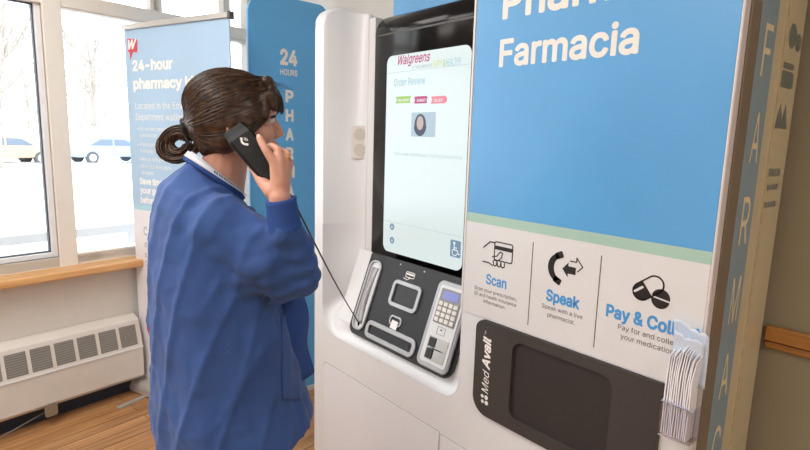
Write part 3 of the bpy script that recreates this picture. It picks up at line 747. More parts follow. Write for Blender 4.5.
for u in (-1.705, -1.555): MB().prism(cfr, circ(u, .325, .004, 10), H0, H0 + .0012).build('indicator_lamp', M_silver, cp)
text(cfr, 'MedAvail', -1.895, .323, .008, .05, M_inkg, cp, z=H0)
# payment terminal
pt = MB().prism(cfr, rrect(-1.452, -.014, -1.288, .316, .028, 8), H0, .020).build('payment_terminal', M_silver, cp, bevel=.004) if False else None
pt = MB().prism(cfr, rrect(-1.452, -.014, -1.288, .316, .028, 8), H0, .018).build('payment_terminal', M_silver, k_, bevel=.004)
HT = .0182
MB().prism(cfr, rrect(-1.432, .004, -1.298, .300, .012, 6), HT, HT + .003).build('terminal_face', M_silver2, pt, bevel=.001)
MB().prism(cfr, rrect(-1.420, .155, -1.310, .288, .004, 3), HT + .003, HT + .005).build('keypad_frame', mat('keypad_grey', (126, 122, 120), .4, metal=.4), pt)
MB().prism(cfr, rrect(-1.405, .248, -1.325, .280, .002, 2), HT + .005, HT + .006).build('lcd', mat('lcd_blue', (112, 120, 190), .3, emit=(120, 128, 200), es=.15), pt)
M_key = mat('key_ivory', (222, 218, 210), .5)
for r_ in range(4):
    for c_ in range(4):
        u = -1.413 + c_ * .0255; v = .162 + r_ * .0205
        MB().prism(cfr, rrect(u, v, u + .020, v + .015, .003, 2), HT + .005, HT + .0078).build('key', M_key, pt)
q = MB()
q.prism(cfr, rrect(-1.412, .018, -1.312, .104, .003, 2), HT + .003, HT + .0045); q.build('card_reader', mat('reader_steel', (150, 146, 142), .3, metal=.7), pt)
MB().prism(cfr, rrect(-1.406, .066, -1.374, .100, .002, 2), HT + .0045, HT + .008).prism(cfr, rrect(-1.406, .022, -1.374, .058, .002, 2), HT + .0045, HT + .008).build('reader_grip', M_dark, pt)
MB().prism(cfr, rrect(-1.390, .060, -1.330, .063, .001, 2), HT + .0085, HT + .0092).build('card_slit', M_dark, pt)
q = MB(); line(q, [(-1.385, .118), (-1.345, .118), (-1.345, .145), (-1.385, .145), (-1.385, .118)], .0015, HT + .003, HT + .0036, cfr); q.prism(cfr, rrect(-1.372, .133, -1.360, .138, .001, 2), HT + .003, HT + .0036); q.build('swipe_symbol', M_inkg, pt)
# speaker plate on the inner face of the left column
def colx(Y): 
    return -2.1025 + .097 * (1 - math.cos(math.asin(min(1, (Y - KY) / .17))))
pa = Vector((colx(1.420) - .0, 1.420, 0)); pb = Vector((colx(1.466), 1.466, 0)); pd = (pb - pa).normalized(); pn = Vector((pd.y, -pd.x, 0))
pfr = lambda u, v, hh: pa + pd * u + Vector((0, 0, v)) + pn * (hh + .001)
plate = MB().prism(pfr, rrect(.012, 1.450, .090, 1.598, .008, 5), -.004, .003).build('speaker_plate', mat('speaker_plate_grey', (222, 217, 210), .4), k_, bevel=.001)
for v in (1.489, 1.559): MB().prism(pfr, circ(.051, v, .028, 22), .003, .0045).build('speaker_grille', mat('speaker_disc', (202, 196, 188), .5, bump=.4, bscale=700), plate)

# ------------------------------------------------------------------ clear holder with envelopes
def holder():
    hx0, hx1, hy0, hy1 = -.512, -.440, 1.250, KY - .005
    t = thing('clear_brochure_holder', (-.49, 1.27, .86), 'clear acrylic holder full of white sleeves fixed beside the dark dispenser panel', 'holder')
    ga = bpy.data.materials.new('clear_acrylic'); ga.use_nodes = True; nt = ga.node_tree
    for n in list(nt.nodes): nt.nodes.remove(n)
    out = nt.nodes.new('ShaderNodeOutputMaterial'); tr = nt.nodes.new('ShaderNodeBsdfTransparent'); tr.inputs[0].default_value = (.93, .94, .97, 1); gl = nt.nodes.new('ShaderNodeBsdfGlossy'); gl.inputs['Roughness'].default_value = .08
    mx = nt.nodes.new('ShaderNodeMixShader'); mx.inputs[0].default_value = .10; nt.links.new(tr.outputs[0], mx.inputs[1]); nt.links.new(gl.outputs[0], mx.inputs[2]); nt.links.new(mx.outputs[0], out.inputs[0])
    q = MB()
    q.box((hx0, hy0, .872), (hx1, hy0 + .002, .955)).box((hx0, hy0, .872), (hx0 + .002, hy1, .955)).box((hx1 - .002, hy0, .872), (hx1, hy1, .955)).box((hx0, hy0, .870), (hx1, hy1, .874))
    q.box((hx0, hy1 - .002, .86), (hx1, hy1, 1.09))
    q.build('pocket', ga, t)
    MB().box((hx0 - .0006, hy0 - .0008, .9545), (hx1 + .0006, hy0 + .0026, .9565)).box((hx0 - .0006, hy0, .9545), (hx0 + .0014, hy1, .9565)).build('pocket_lip', mat('acrylic_edge', (170, 172, 200), .2), t)
    MB().box((hx0, hy0, .868), (hx1, hy0 + .003, .8705)).build('pocket_base_edge', mat('acrylic_edge2', (196, 190, 190), .2), t)
    rnd = random.Random(4); n = 12
    M_pap = mat('sleeve_white', (236, 234, 238), .5, var=.02, bump=.1); M_pap2 = mat('sleeve_bluish', (208, 220, 236), .45, var=.03)
    first = None
    for i in range(n):
        x = hx0 + .0045 + i * .0051; top = 1.075 + rnd.uniform(-.012, .012) + (.014 if i in (4, 5) else 0); th = .0028
        rows = []
        q = MB(); secs = []
        for j in range(13):
            f = j / 12; z = .8745 + (top - .8745) * f; bend = .010 * max(0, f - .72) ** 1.3 * 3 * (1 if i > 3 else .4)
            th_ = th * (1 if f < .8 else 1 - .5 * (f - .8) / .2)
            wob = .0006 * math.sin(i * 2.1 + f * 9)
            secs.append([Vector((x + bend + wob - th_ / 2, hy0 + .004 + .002 * math.sin(i), z)), Vector((x + bend + wob + th_ / 2, hy0 + .004 + .002 * math.sin(i), z)), Vector((x + bend + wob + th_ / 2, hy1 - .005, z + .012 * f)), Vector((x + bend + wob - th_ / 2, hy1 - .005, z + .012 * f))])
        o = q.loft(secs).build('paper_sleeve', M_pap, None)
        tag(o, 'thin white paper sleeve standing on edge in the clear holder', 'sleeve', 'white sleeves in the clear holder')
    # two large bluish sheets folded over behind
    for i, (dy, hh, ww) in enumerate(((.0, 1.150, .078), (.006, 1.122, .066))):
        rows = []
        for j in range(15):
            f = j / 14; row = []
            for k in range(9):
                g_ = k / 8; z = 1.0 + (hh - 1.0) * f * (1 - .16 * g_ ** 1.5 * (1 if i == 0 else .6)) + (.003 * math.sin(g_ * 9 + i) + .0025 * math.sin(g_ * 23 + i * 2)) * f
                y = KY - .0085 - dy * .3 - .030 * max(0, f - .45) * (1 - .3 * g_) * f - .003 * math.sin(g_ * 7 + f * 3 + i)
                row.append(Vector((hx0 - .002 + ww * g_ + .006 * f * i, y - i * .006, z)))
            rows.append(row)
        o = MB().grid(rows).build('plastic_sheet', M_pap2, None, smooth=True); md = o.modifiers.new('s', 'SOLIDIFY'); md.thickness = .0008
        tag(o, ('taller pale blue sheet curling up behind the white sleeves in the clear holder', 'shorter pale blue sheet folded over the tops of the white sleeves')[i], 'sheet')
holder()

# ------------------------------------------------------------------ the woman on the phone
PO = Vector((-1.335, .535, 0))
def person():
    t = thing('person', PO, 'woman in a loose blue gown, brown hair in a bun, phone at her ear', 'person')
    r0 = Vector((RIGHT.x, RIGHT.y, 0)).normalized(); v0 = Vector((FWD.x, FWD.y, 0)).normalized(); Z = Vector((0, 0, 1))
    def frame(deg):
        a = math.radians(deg); f = r0 * math.cos(a) + v0 * math.sin(a); return f, v0 * math.cos(a) - r0 * math.sin(a)
    fb, lb = frame(28); fh, lh = frame(17)
    B = lambda s, l, z: PO + fb * s + lb * l + Z * z
    HC = Vector((*pix(237.5, 118, 1.335).xy, 0)); HC = HC + Z * pix(239, 118, 1.335).z          # centre of the skull
    Hd = lambda s, l, z: HC + fh * s + lh * l + Z * z
    px = lambda x, y, d: pix(x, y, d)
    # ---- body skin, one surface
    q = MB()
    he = lambda c, r: q.ell(Hd(*c), r, fh, lh, Z, 28, 18)
    he((-.012, 0, .022), (.094, .074, .084)); he((.022, 0, -.030), (.066, .060, .082)); he((.046, 0, -.078), (.040, .042, .036)); he((.074, 0, -.098), (.018, .022, .016))
    he((.066, 0, .020), (.028, .056, .045))
    q.caps(Hd(.086, 0, .002), Hd(.103, 0, -.034), .0075, .0095); q.caps(Hd(.094, .010, -.040), Hd(.094, -.010, -.040), .008, .008)
    he((.088, 0, -.062), (.012, .022, .0065)); he((.086, 0, -.074), (.012, .020, .007))
    for s_ in (-1, 1):
        he((.068, s_ * .034, .014), (.022, .024, .010)); he((.055, s_ * .040, -.035), (.030, .022, .026))
        q.tube([Hd(-.006 + .017 * math.cos(a), s_ * .078, -.022 + .028 * math.sin(a)) for a in [2 * PI * k / 14 for k in range(14)]], .0052, 8, closed=True); he((-.004, s_ * .072, -.024), (.014, .008, .024))
    q.caps(Hd(-.020, 0, -.045), B(-.012, 0, 1.38), .052, .058)
    q.caps(B(-.02, .13, 1.31), B(-.02, -.13, 1.31), .05, .05); q.caps(B(-.02, .07, 1.345), B(-.02, -.07, 1.345), .045, .045)
    q.ell(B(-.01, 0, 1.20), (.11, .155, .19), fb, lb, Z); q.ell(B(0, 0, 1.02), (.105, .145, .16), fb, lb, Z); q.ell(B(-.005, 0, .90), (.12, .17, .13), fb, lb, Z)
    # right arm lifted to the ear
    SR = B(-.02, -.165, 1.335); EL = px(298, 274, 1.27); WR = px(280, 199, 1.192)
    q.caps(SR, EL, .040, .034); q.caps(EL, WR, .038, .025)
    hand = [((274, 163), 1.186, .0105), ((280, 161), 1.190, .0105), ((285, 165), 1.200, .0100), ((288, 171), 1.212, .0095)]
    for (c, d, rr) in hand: q.caps(WR, px(*c, d), .020, rr)
    q.caps(px(279, 184, 1.192), px(283, 176, 1.200), .020, .016)
    def chain(pts, rad):
        P = [px(*p) for p in pts]
        for a, b, ra, rb in zip(P[:-1], P[1:], rad[:-1], rad[1:]): q.caps(a, b, ra, rb)
        return P
    CI = chain([(274, 163, 1.186), (266.5, 151, 1.184), (262.5, 144, 1.188), (259.5, 138, 1.193)], (.0105, .0095, .0088, .0078))
    chain([(280, 161, 1.190), (278.5, 150, 1.198), (272, 146, 1.214), (267, 147, 1.226)], (.0105, .0092, .0085, .0075))
    chain([(285, 165, 1.200), (287.5, 154.5, 1.208), (281.5, 150.5, 1.226), (276, 152, 1.238)], (.0100, .009, .0082, .0074))
    chain([(288, 171, 1.212), (290.5, 162.5, 1.224), (285.5, 159, 1.238), (281, 161, 1.248)], (.0092, .0082, .0075, .007))
    chain([(272, 192, 1.196), (262, 181, 1.212), (254, 169, 1.226), (249.5, 160, 1.232)], (.018, .0135, .0105, .0088))
    # left arm hanging
    SL = B(-.02, .165, 1.335); E2 = B(-.03, .215, 1.07); W2 = B(.0, .20, .86)
    q.caps(SL, E2, .048, .038); q.caps(E2, W2, .037, .025)
    P0 = B(.015, .195, .78)
    q.caps(W2, P0, .026, .028)
    for k in range(4):
        a = B(.045 - .018 * k, .195, .775 - .002 * k); b_ = B(.050 - .018 * k, .185, .735 - .004 * (k == 3)); c = B(.046 - .018 * k, .170, .71)
        q.caps(P0, a, .02, .0095); q.caps(a, b_, .009, .0085); q.caps(b_, c, .0082, .0072)
    q.caps(B(.03, .185, .82), B(.065, .165, .785), .014, .011); q.caps(B(.065, .165, .785), B(.070, .155, .76), .010, .008)
    for s_ in (-1, 1):
        q.caps(B(0, s_ * .085, .88), B(.01, s_ * .085, .50), .085, .055); q.caps(B(.01, s_ * .085, .50), B(-.02, s_ * .09, .10), .052, .036)
        q.caps(B(-.03, s_ * .09, .06), B(.11, s_ * .10, .035), .038, .028)
    me = remesh(q, .0036, 2)
    body = link('body', me, M_skin, t, smooth=True)
    # eyes, brows
    for s_ in (-1, 1):
        e = MB().ell(Hd(.0775, s_ * .031, -.002), (.012, .0135, .0095), fh, lh, Z, 14, 10).build('eye', mat('eye_white', (232, 228, 224), .2), body, smooth=True)
        MB().ell(Hd(.0865, s_ * .031, -.002), (.0038, .0058, .0058), fh, lh, Z, 12, 8).build('iris', mat('iris_brown', (60, 42, 30), .2), e, smooth=True)
        MB().tube([Hd(.089 - .006 * abs(k - 1), s_ * (.018 + .013 * k), .0075 - .003 * abs(k - 1)) for k in range(4)], [.0022, .003, .003, .0016], 6).build('eyelash', M_tie, body)
        MB().tube([Hd(.091 - .005 * k, s_ * (.014 + .012 * k), .020 + .002 * (k == 1)) for k in range(4)], [.002, .003, .0026, .0012], 6).build('eyebrow', M_hair, body, smooth=True)
    # fingernail of the index finger and the ring
    d = (CI[3] - CI[2]).normalized(); n_ = (CAM - CI[3]).normalized(); n_ = (n_ - d * n_.dot(d)).normalized(); w_ = d.cross(n_)
    MB().ell(CI[3] + n_ * .0058 + d * .001, (.0060, .0046, .0016), d, w_, n_, 12, 8).build('fingernail', mat('nail_pink', (232, 190, 176), .25), body, smooth=True)
    rc = px(286.4, 159, 1.2045); ax = (px(287.5, 154.5, 1.208) - px(285, 165, 1.2)).normalized(); a1 = ax.orthogonal().normalized(); a2 = ax.cross(a1)
    MB().tube([rc + (a1 * math.cos(a) + a2 * math.sin(a)) * .0102 for a in [2 * PI * k / 20 for k in range(20)]], .0012, 6, closed=True).build('ring', mat('gold', (214, 176, 96), .25, metal=1), body, smooth=True)
    er = Hd(-.002, -.080, -.056)
    MB().tube([er + fh * (.006 * math.cos(a)) + Z * (.006 * math.sin(a)) for a in [2 * PI * k / 16 for k in range(16)]], .0009, 6, closed=True).build('earring', mat('silver_ring', (210, 210, 214), .2, metal=1), body, smooth=True)

    # ---- gown
    g = MB(); n = 40
    RG = [(1.452, -.022, .062, .070), (1.438, -.026, .074, .092), (1.418, -.032, .092, .124), (1.39, -.038, .112, .160), (1.35, -.038, .130, .188), (1.29, -.036, .146, .206), (1.20, -.030, .160, .220), (1.10, -.022, .170, .232), (1.0, -.012, .178, .244), (.90, -.002, .188, .256), (.82, .010, .202, .268), (.765, .014, .210, .274)]
    rings = []
    for z, cs, a, b_ in RG:
        a *= .965; b_ *= .965; tl_ = .046 * max(0, min(1, (z - 1.27) / .17)); rings.append([B(cs + a * math.copysign(abs(math.cos(u)) ** .9, math.cos(u)), b_ * math.copysign(abs(math.sin(u)) ** .9, math.sin(u)), z - .018 * (tl_ > .04) - tl_ * math.cos(u) + .048 * max(0, math.cos(u + .3)) * max(0, (.95 - z) / .185)) for u in [2 * PI * k / n for k in range(n)]])
    g.loft(rings)
    g.caps(B(-.035, -.145, 1.335), B(-.035, .145, 1.335), .076, .076)
    # sleeves, right one drooping at the elbow
    CF = px(282.5, 212, 1.20)
    mid = (SR + EL) / 2
    g.caps(B(-.035, -.13, 1.325), mid, .086, .076); g.caps(mid, EL + Z * -.004, .074, .056); g.caps(EL + Z * -.004, EL.lerp(CF, .5), .056, .050); g.caps(EL.lerp(CF, .5), px(284.5, 233, 1.208), .050, .037)
    g.caps(px(262, 262, 1.22), px(284, 283, 1.25), .055, .048); g.caps(B(.0, -.15, 1.22), px(268, 270, 1.24), .07, .055)
    g.caps(B(-.035, .13, 1.315), E2, .080, .060); g.caps(E2, W2, .060, .040)
    me = remesh(g, .0065, 3, .6)
    bm = bmesh.new(); bm.from_mesh(me)
    bmesh.ops.delete(bm, geom=[f for f in bm.faces if f.calc_center_median().z < .87 and f.normal.z < -.75], context='FACES')
    bm.normal_update()
    for v in bm.verts:
        p = v.co; rel = p - PO; s_ = rel.dot(fb); l_ = rel.dot(lb); z = rel.z
        ang = math.atan2(l_, s_)
        # long soft folds falling from the shoulders, deeper towards the hem
        k1 = max(0, min(1, (1.30 - z) / .45))
        d1 = noise.noise(Vector((ang * 2.6, z * .9, 3.1))); d2 = noise.noise(Vector((ang * 6.5 + z * 1.6, z * 1.3, 8.2)))
        dsp = k1 * (.010 * d1 + .004 * d2)
        # diagonal pulls towards the right armpit
        ar = B(-.06, -.10, 1.30); dv = p - ar; rr = dv.length; th = math.atan2(dv.z, dv.dot(fb) - .3 * dv.dot(lb))
        w3 = math.exp(-(rr / .22) ** 2)
        
        # crisp creases running down and forward across the back and side
        c1_ = noise.noise(Vector((l_ * 8 - s_ * 6 + z * 2.6, z * .9, 1.7))); c2_ = noise.noise(Vector((l_ * 9 + s_ * 9 - z * 4.5, z * 1.3, 5.1)))
        dsp += .0075 * ((1 - abs(c1_) * 2.2) ** 3 if abs(c1_) < .45 else 0) - .004 + .005 * ((1 - abs(c2_) * 2.6) ** 3 if abs(c2_) < .38 else 0)
        # crumples on the lifted sleeve
        dE = (p - EL).length; w4 = math.exp(-(dE / .10) ** 2); dsp += w4 * .0045 * math.sin((p - EL).dot((EL - CF).normalized()) * 150 + 3 * noise.noise(p * 14))
        # diagonal drape across the back
        dsp += .007 * noise.noise(Vector((s_ * 5 + z * 7, l_ * 5, z * 2.2 - s_ * 3))) + .0022 * noise.noise(p * 38)
        v.co = p + v.normal * dsp
    bmesh.ops.smooth_vert(bm, verts=bm.verts, factor=.4, use_axis_x=True, use_axis_y=True, use_axis_z=True)
    bm.to_mesh(me); bm.free()
    gown = link('gown', me, M_gown, t, smooth=True)
    # knitted cuff
    cf = []
    ax = (WR - CF).normalized(); a1 = ax.orthogonal().normalized(); a2 = ax.cross(a1)
    for k in range(8):
        f = k / 7; c = px(284.5, 228, 1.207).lerp(px(281, 199, 1.193), f); rr = .0375 - .0055 * f + (.002 if k in (0, 7) else 0)
        cf.append([c + (a1 * math.cos(a) + a2 * math.sin(a)) * (rr + .0008 * math.sin(a * 20)) for a in [2 * PI * j / 48 for j in range(48)]])
    cf.append([px(281, 199, 1.193) + (a1 * math.cos(a) + a2 * math.sin(a)) * .024 for a in [2 * PI * j / 48 for j in range(48)]])
    MB().loft(cf, cap=False).build('cuff', M_gown2, gown, smooth=True)
    # neckline binding
    nb = []
    for k in range(48):
        u = 2 * PI * k / 48; nb.append(B(-.022 + .066 * math.cos(u), .075 * math.sin(u), 1.436 - .049 * math.cos(u)))
    MB().tube(nb, .0065, 8, closed=True).build('neck_binding', M_gown2, gown, smooth=True)
    # loose front flap hanging past the hip, and its tie
    rows = []
    for j in range(15):
        f = j / 14; z = 1.15 - .250 * f; row = []
        for k in range(9):
            g_ = k / 8; s_ = .09 + .122 * g_ * (.8 + .2 * f) + .006 * math.sin(f * 9 + g_ * 5); l_ = -.05 - .03 * math.sin(g_ * 3) - .05 * (1 - g_)
            row.append(B(s_, l_, z - .02 * g_ * 0))
        rows.append(row)
    fl = MB().grid(rows).build('front_flap', M_gown2, gown, smooth=True); md = fl.modifiers.new('s', 'SOLIDIFY'); md.thickness = .003
    # patch pocket on the right side
    from mathutils.bvhtree import BVHTree
    bv = BVHTree.FromPolygons([v.co for v in me.vertices], [p_.vertices[:] for p_ in me.polygons])
    def onto(x, y, off=.003, dmax=3):
        dr = (px(x, y, 1) - CAM).normalized(); loc, no, i_, ds = bv.ray_cast(CAM, dr)
        return (loc - dr * off) if loc else None
    rows = []
    for j in range(15):
        f = j / 14; y = 318 + 82 * f; row = []
        for k in range(11):
            g_ = k / 10; x = (281 + 2 * f) + (19 - 1 * f) * g_
            pt_ = onto(x, y - 5 * (1 - g_) * (1 - f), .0035); row.append(pt_ if pt_ else (row[-1] if row else px(x, y, 1.25)))
        rows.append(row)
    pk = MB().grid(rows).build('pocket', M_gown, gown, smooth=True); md = pk.modifiers.new('s', 'SOLIDIFY'); md.thickness = .003; md.offset = 0
    # seams: back yoke fold and armhole
    def seam(path, nm, rr=.0013):
        pts_ = []
        for (xa, ya), (xb, yb) in zip(path[:-1], path[1:]):
            for k in range(8):
                u = onto(xa + (xb - xa) * k / 8, ya + (yb - ya) * k / 8, .0004)
                if u and (not pts_ or (u - pts_[-1]).length < .03): pts_.append(u)
        if len(pts_) > 3: MB().tube(pts_, rr, 6).build(nm, M_gown, gown, smooth=True)
    seam([(236, 196), (228, 215), (226, 236), (232, 258), (246, 276), (262, 285)], 'armhole_seam')
    seam([(283, 300), (286, 330), (291, 380), (293, 420)], 'side_seam')
    # white collar showing above the gown, with the printed lanyard
    cr_ = []
    for z_, e_ in ((1.440, .002), (1.455, 0), (1.467, -.003), (1.470, -.006), (1.460, -.008)):
        cr_.append([B(-.018 + (.062 + e_) * math.cos(u), (.066 + e_) * math.sin(u), z_ - .016 - .049 * math.cos(u)) for u in [2 * PI * k / 40 for k in range(40)]])
    col = MB().loft(cr_, cap=False).build('collar', M_collar, t, smooth=True)
    ly = []
    for k in range(18):
        u = math.radians(-175 + 150 * k / 17); base = B(-.018 + .070 * math.cos(u), .077 * math.sin(u), 1.447 - .052 * math.cos(u))
        ou = (fb * math.cos(u) + lb * math.sin(u)); up_ = (Z * .75 - ou * .65).normalized()
        ly.append([base - up_ * .008, base + up_ * .008])
    lan = MB().grid(ly).build('lanyard', mat('lanyard_white', (214, 218, 226), .6), col, smooth=True); md = lan.modifiers.new('s', 'SOLIDIFY'); md.thickness = .0015
    ck = MB()
    for k in range(8, 16):
        a, b_ = ly[k], ly[k + 1]
        for j in range(2):
            f0 = .15 + .45 * j
            p0 = a[0].lerp(a[1], .3).lerp(b_[0].lerp(b_[1], .3), f0); p1 = a[0].lerp(a[1], .7).lerp(b_[0].lerp(b_[1], .7), f0); p2 = a[0].lerp(a[1], .7).lerp(b_[0].lerp(b_[1], .7), f0 + .28); p3 = a[0].lerp(a[1], .3).lerp(b_[0].lerp(b_[1], .3), f0 + .28)
            o_ = (p0 - B(-.02, 0, 1.44)); o_.z = 0; o_ = o_.normalized() * .0016; ck.add([p0 + o_, p1 + o_, p2 + o_, p3 + o_], [(0, 1, 2, 3)])
    ck.build('lanyard_print', mat('print_navy', (52, 70, 110), .5), col)
    # ---- jeans and shoes
    j_ = MB()
    for s_ in (-1, 1):
        j_.caps(B(0, s_ * .085, .88), B(.01, s_ * .087, .50), .105, .078); j_.caps(B(.01, s_ * .087, .50), B(-.02, s_ * .09, .14), .078, .062)
    j_.ell(B(0, 0, .92), (.125, .18, .11), fb, lb, Z)
    jm = remesh(j_, .010, 3); bm = bmesh.new(); bm.from_mesh(jm)
    for v in bm.verts: v.co += v.normal * .004 * noise.noise(Vector((v.co.x * 12, v.co.y * 12, v.co.z * 22)))
    bm.to_mesh(jm); bm.free(); link('jeans', jm, M_jean, t, smooth=True)
    for s_ in (-1, 1):
        k = MB(); k.caps(B(-.04, s_ * .09, .048), B(.02, s_ * .092, .055), .046, .044); k.caps(B(.02, s_ * .092, .048), B(.15, s_ * .102, .036), .044, .032); k.ell(B(.05, s_ * .095, .016), (.13, .044, .016), fb, lb, Z)
        sm_ = remesh(k, .006, 3); sh = link('shoe', sm_, M_shoe, t, smooth=True)

    # ---- hair
    hq = MB(); hc = (-.018, 0, .034)
    hq.ell(Hd(*hc), (.108, .088, .083), fh, lh, Z, 30, 20)
    hq.ell(Hd(-.040, 0, -.004), (.082, .084, .082), fh, lh, Z, 26, 16)
    for s_ in (-1, 1):
        hq.ell(Hd(.010, s_ * .052, .012), (.058, .034, .052), fh, lh, Z)
        hq.caps(Hd(.060, s_ * .045, .052), Hd(.064, s_ * .062, .0), .020, .010)
    hq.ell(Hd(-.060, 0, -.058), (.040, .050, .044), fh, lh, Z, 26, 16)
    hq.ell(Hd(-.040, 0, -.040), (.068, .068, .060), fh, lh, Z, 26, 16)
    for s_ in (-1, 1): hq.ell(Hd(.004, s_ * .060, -.006), (.050, .030, .040), fh, lh, Z); hq.ell(Hd(-.030, s_ * .050, -.045), (.040, .030, .042), fh, lh, Z)
    hq.caps(Hd(-.060, 0, -.040), Hd(-.088, 0, -.010), .046, .036); hq.caps(Hd(-.088, 0, -.004), px(184, 133, 1.335), .028, .020)
    # fringe
    for k in range(7):
        l_ = -.045 + .015 * k; hq.caps(Hd(.070, l_, .085), Hd(.094 - 6 * l_ * l_, l_ * 1.05, .052), .017, .013); hq.caps(Hd(.094 - 6 * l_ * l_, l_ * 1.05, .052), Hd(.100 - 6 * l_ * l_, l_ * 1.1, .022), .013, .006)
    hm = remesh(hq, .004, 4, .6)
    bunb = Hd(-.105, 0, -.010)
    bm = bmesh.new(); bm.from_mesh(hm); bm.normal_update()
    for v in bm.verts:
        p = v.co - bunb; ang = math.atan2(p.dot(Z), p.dot(lh)); L = p.length
        v.co += v.normal * (.0022 * noise.noise(Vector((ang * 16, L * 5, 0))) + .0012 * noise.noise(Vector((ang * 44, L * 7, 4))))
    bm.to_mesh(hm); bm.free()
    hair = link('hair', hm, M_hair, t, smooth=True)
    hv = BVHTree.FromPolygons([v.co for v in hm.vertices], [p_.vertices[:] for p_ in hm.polygons])
    rnd = random.Random(21); stq = MB(); cen = Hd(-.02, 0, .02)
    for k in range(520):
        a = rnd.uniform(-2.6, 2.6)                                  # around the head from the face side
        el = rnd.uniform(-.1, 1.25)
        st_ = (fh * math.cos(a) * math.cos(el) + lh * math.sin(a) * math.cos(el) + Z * math.sin(el))
        if rnd.random() < .5: st_ = (fh * .75 + lh * rnd.uniform(-.9, .9) + Z * rnd.uniform(.35, 1.0))
        st_.normalize(); en = (bunb - cen).normalized(); pts_ = []
        om = math.acos(max(-1, min(1, st_.dot(en))))
        if om < .2: continue
        t1 = rnd.uniform(.75, .97); lift = rnd.uniform(.0002, .0016); ph = rnd.uniform(0, 6)
        for j in range(13):
            f = t1 * j / 12; dr = (st_ * math.sin((1 - f) * om) + en * math.sin(f * om)) / math.sin(om)
            dr = (dr + Z * -.10 * math.sin(PI * f) + lh * .02 * math.sin(ph + 5 * f)).normalized()
            loc, no, i_, ds = hv.ray_cast(cen + dr * .25, -dr)
            if loc: pts_.append(loc + dr * lift)
        if len(pts_) > 5: 
            w0 = rnd.uniform(.0007, .0015); m_ = len(pts_)
            stq.tube(pts_, [w0 * (.5 + .5 * math.sin(PI * (i + .5) / m_)) for i in range(m_)], 4, cap=False)
    # fringe strands
    for k in range(110):
        l_ = rnd.uniform(-.058, .050); out = .006 * rnd.random()
        p0 = Hd(.052, l_ * .8, .100 - 6 * l_ * l_); p1 = Hd(.092 - 5 * l_ * l_ + out, l_, .088 - 4 * l_ * l_); p2 = Hd(.108 - 6 * l_ * l_ + out, l_ * 1.1, .055); p3 = Hd(.106 - 6 * l_ * l_ + out, l_ * 1.12 + rnd.uniform(-.004, .004), rnd.uniform(.012, .030))
        pts_ = []
        for j in range(11):
            f = j / 10; a1_ = p0.lerp(p1, f); a2_ = p1.lerp(p2, f); a3_ = p2.lerp(p3, f); pts_.append(a1_.lerp(a2_, f).lerp(a2_.lerp(a3_, f), f))
        stq.tube(pts_, [.0014 * (1 - .6 * i / 10) for i in range(11)], 4, cap=False)
    # wisps
    for k in range(26):
        a = rnd.uniform(-.4, .9); pts_ = []; st_ = Hd(.02 + .05 * rnd.random(), rnd.uniform(-.05, .03), .088)
        dr = (fh * rnd.uniform(-.3, 1) + Z * rnd.uniform(.2, .8) + lh * rnd.uniform(-.5, .5)).normalized()
        for j in range(8): pts_.append(st_ + dr * (.004 * j) + Z * (-.0006 * j * j) + fh * (.0012 * j * j * rnd.uniform(.6, 1)))
        stq.tube(pts_, .0003, 3, cap=False)
    # nape wisps
    for k in range(40):
        l_ = -.066 + .10 * rnd.random(); pts_ = []
        p0 = Hd(-.045 + .02 * rnd.random(), l_, -.05); p1 = Hd(-.035 + .04 * rnd.random(), l_ * .95, -.095)
        for j in range(6): f = j / 5; pts_.append(p0.lerp(p1, f) - fh * (.008 * math.sin(PI * f)))
        stq.tube(pts_, [.0009 * (1 - .8 * i / 5) for i in range(6)], 3, cap=False)
    stq.build('hair_strands', M_hair, hair, smooth=True)['kind'] = 'stuff'
    # looped bun
    BC = px(179, 144, 1.335); bx_ = (fh * .90 - lh * .12).normalized(); by_ = Z.copy(); bz_ = bx_.cross(by_)
    bq = MB()
    for k in range(150):
        R_ = rnd.uniform(.012, .047); ph = rnd.uniform(-.4, .4); off = rnd.uniform(-.026, .026); a0 = rnd.uniform(-.5, .5) + PI * .25; a1_ = a0 + rnd.uniform(4.2, 6.0); pts_ = []
        for j in range(20):
            a = a0 + (a1_ - a0) * j / 19; rr = R_ * (1 + .10 * math.sin(2 * a + ph)); o_ = off * math.cos(a * .5 + ph) 
            pts_.append(BC + bx_ * rr * 1.08 * math.cos(a) + by_ * rr * .95 * math.sin(a) + bz_ * o_)
        w0 = rnd.uniform(.0022, .0036); bq.tube(pts_, [w0 * (.4 + .6 * math.sin(PI * (i + .5) / 20)) for i in range(20)], 5)
    for k in range(30):
        pts_ = []; R_ = rnd.uniform(.026, .036); a0 = rnd.uniform(0, 6); tl = rnd.uniform(-.6, .6)
        for j in range(10):
            a = a0 + .16 * j; pts_.append(BC + bx_ * R_ * math.cos(a) + by_ * R_ * math.sin(a) * .95 + bz_ * (.02 * tl) + (bx_ * math.cos(a) + by_ * math.sin(a)) * .0005 * j * j * .3)
        bq.tube(pts_, .0007, 3, cap=False)
    bq.build('bun', M_hair, hair, smooth=True)
    TC = px(188, 130, 1.33); tx_ = (TC - cen).normalized(); t1_ = tx_.orthogonal().normalized(); t2_ = tx_.cross(t1_)
    MB().tube([TC + (t1_ * math.cos(a) + t2_ * math.sin(a)) * (.024 + .002 * math.sin(5 * a)) for a in [2 * PI * k / 30 for k in range(30)]], .0062, 8, closed=True).build('hair_tie', M_tie, hair, smooth=True)
    return px
px = person()
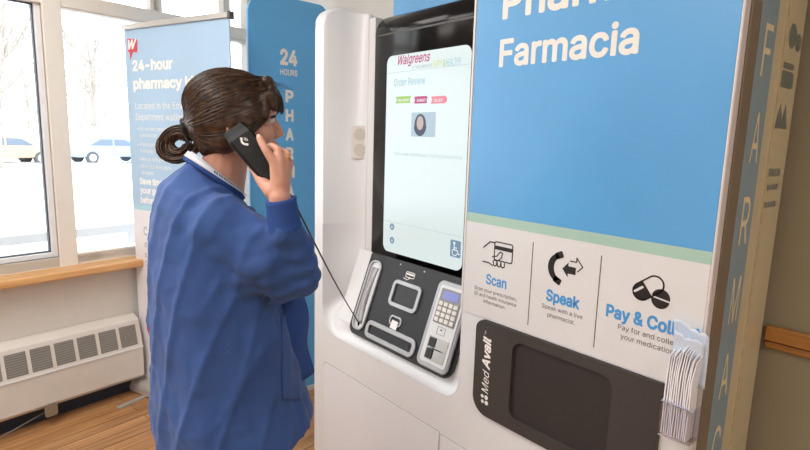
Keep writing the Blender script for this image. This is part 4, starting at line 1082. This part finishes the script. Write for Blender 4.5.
# ------------------------------------------------------------------ handset and its cord
hs_ = thing('telephone_handset', pix(253, 153, 1.22), 'black telephone handset with a white receiver symbol held to the woman\'s ear', 'telephone')
A_, Bt = pix(235.5, 130.5, 1.222), pix(277, 181, 1.212)
ld = (Bt - A_); LL = ld.length; ld.normalize(); vn = (CAM - A_).normalized(); vn = (vn + Vector((0, 0, .15))).normalized(); vn = (vn - ld * vn.dot(ld)).normalized(); wd_ = vn.cross(ld)
if wd_.dot(RIGHT) < 0: wd_ = -wd_
hf = lambda u, v, hh: A_ + ld * u + wd_ * v + vn * hh
M_hs = mat('handset_black', (9, 9, 11), .5, spec=.3, var=.08, bump=.1, bscale=900)
rg = []
for u, wv, h0, h1 in ((-.010, .023, -.010, .000), (.006, .0255, -.020, .004), (.020, .0265, -.022, .0095), (.060, .0255, -.015, .0100), (.105, .0245, -.012, .0090), (.135, .0250, -.017, .0080), (LL - .004, .0250, -.022, .005), (LL + .006, .020, -.012, .000)):
    c = .005; wv *= 1.12
    rg.append([hf(u, -wv + c, h0), hf(u, wv - c, h0), hf(u, wv, h0 + c * .6), hf(u, wv, h1 - c), hf(u, wv - c * 1.2, h1), hf(u, -wv + c * 1.2, h1), hf(u, -wv, h1 - c), hf(u, -wv, h0 + c * .6)])
MB().loft(rg).build('handset_body', M_hs, hs_, bevel=.0012)
ef = lambda u, v, hh: hf(.036 - v, u * 1.0, hh) if False else hf(.040 + u, v, hh)
# receiver symbol with sound waves, turned upright as seen
ua = Vector((ld.dot(RIGHT), ld.dot(UP), 0)); wa = Vector((wd_.dot(RIGHT), wd_.dot(UP), 0))
upl = (UP - vn * UP.dot(vn)).normalized(); rtl = upl.cross(vn)
ic0 = hf(.036, -.001, .0102)
ifr = lambda u, v, hh: ic0 + rtl * u + upl * v + vn * hh
ic = MB(); ic.prism(ifr, arc(.004, .003, .0125, math.radians(165), math.radians(285), 12) + arc(.0045, .0035, .0085, math.radians(285), math.radians(165), 12), 0, .0006)
ic.prism(ifr, circ(-.0068, .0058, .0030, 10), 0, .0006); ic.prism(ifr, circ(.0066, -.0074, .0030, 10), 0, .0006)
for rr in (.0045, .0080): line(ic, arc(-.0005, -.0003, rr, math.radians(15), math.radians(95), 8), .0016, 0, .0006, ifr)
ic.build('receiver_symbol', M_white, hs_)
# cord
c0 = hf(LL, 0, -.008); c1 = cfr(-1.853, .030, .012); cp_ = []
way = [c0, pix(288, 192, 1.235), pix(296, 206, 1.262)]
for k in range(33):
    f = k / 32; p = way[2].lerp(c1, f); p.z -= .012 * math.sin(PI * f); cp_.append(p)
MB().tube([way[0], way[0].lerp(way[1], .5), way[1]] + cp_, .0023, 8).build('cord', mat('cord_black', (20, 20, 22), .5), hs_, smooth=True)
MB().caps(c1, cfr(-1.853, .016, .004), .0042, .0052).build('cord_plug', M_hs, hs_)
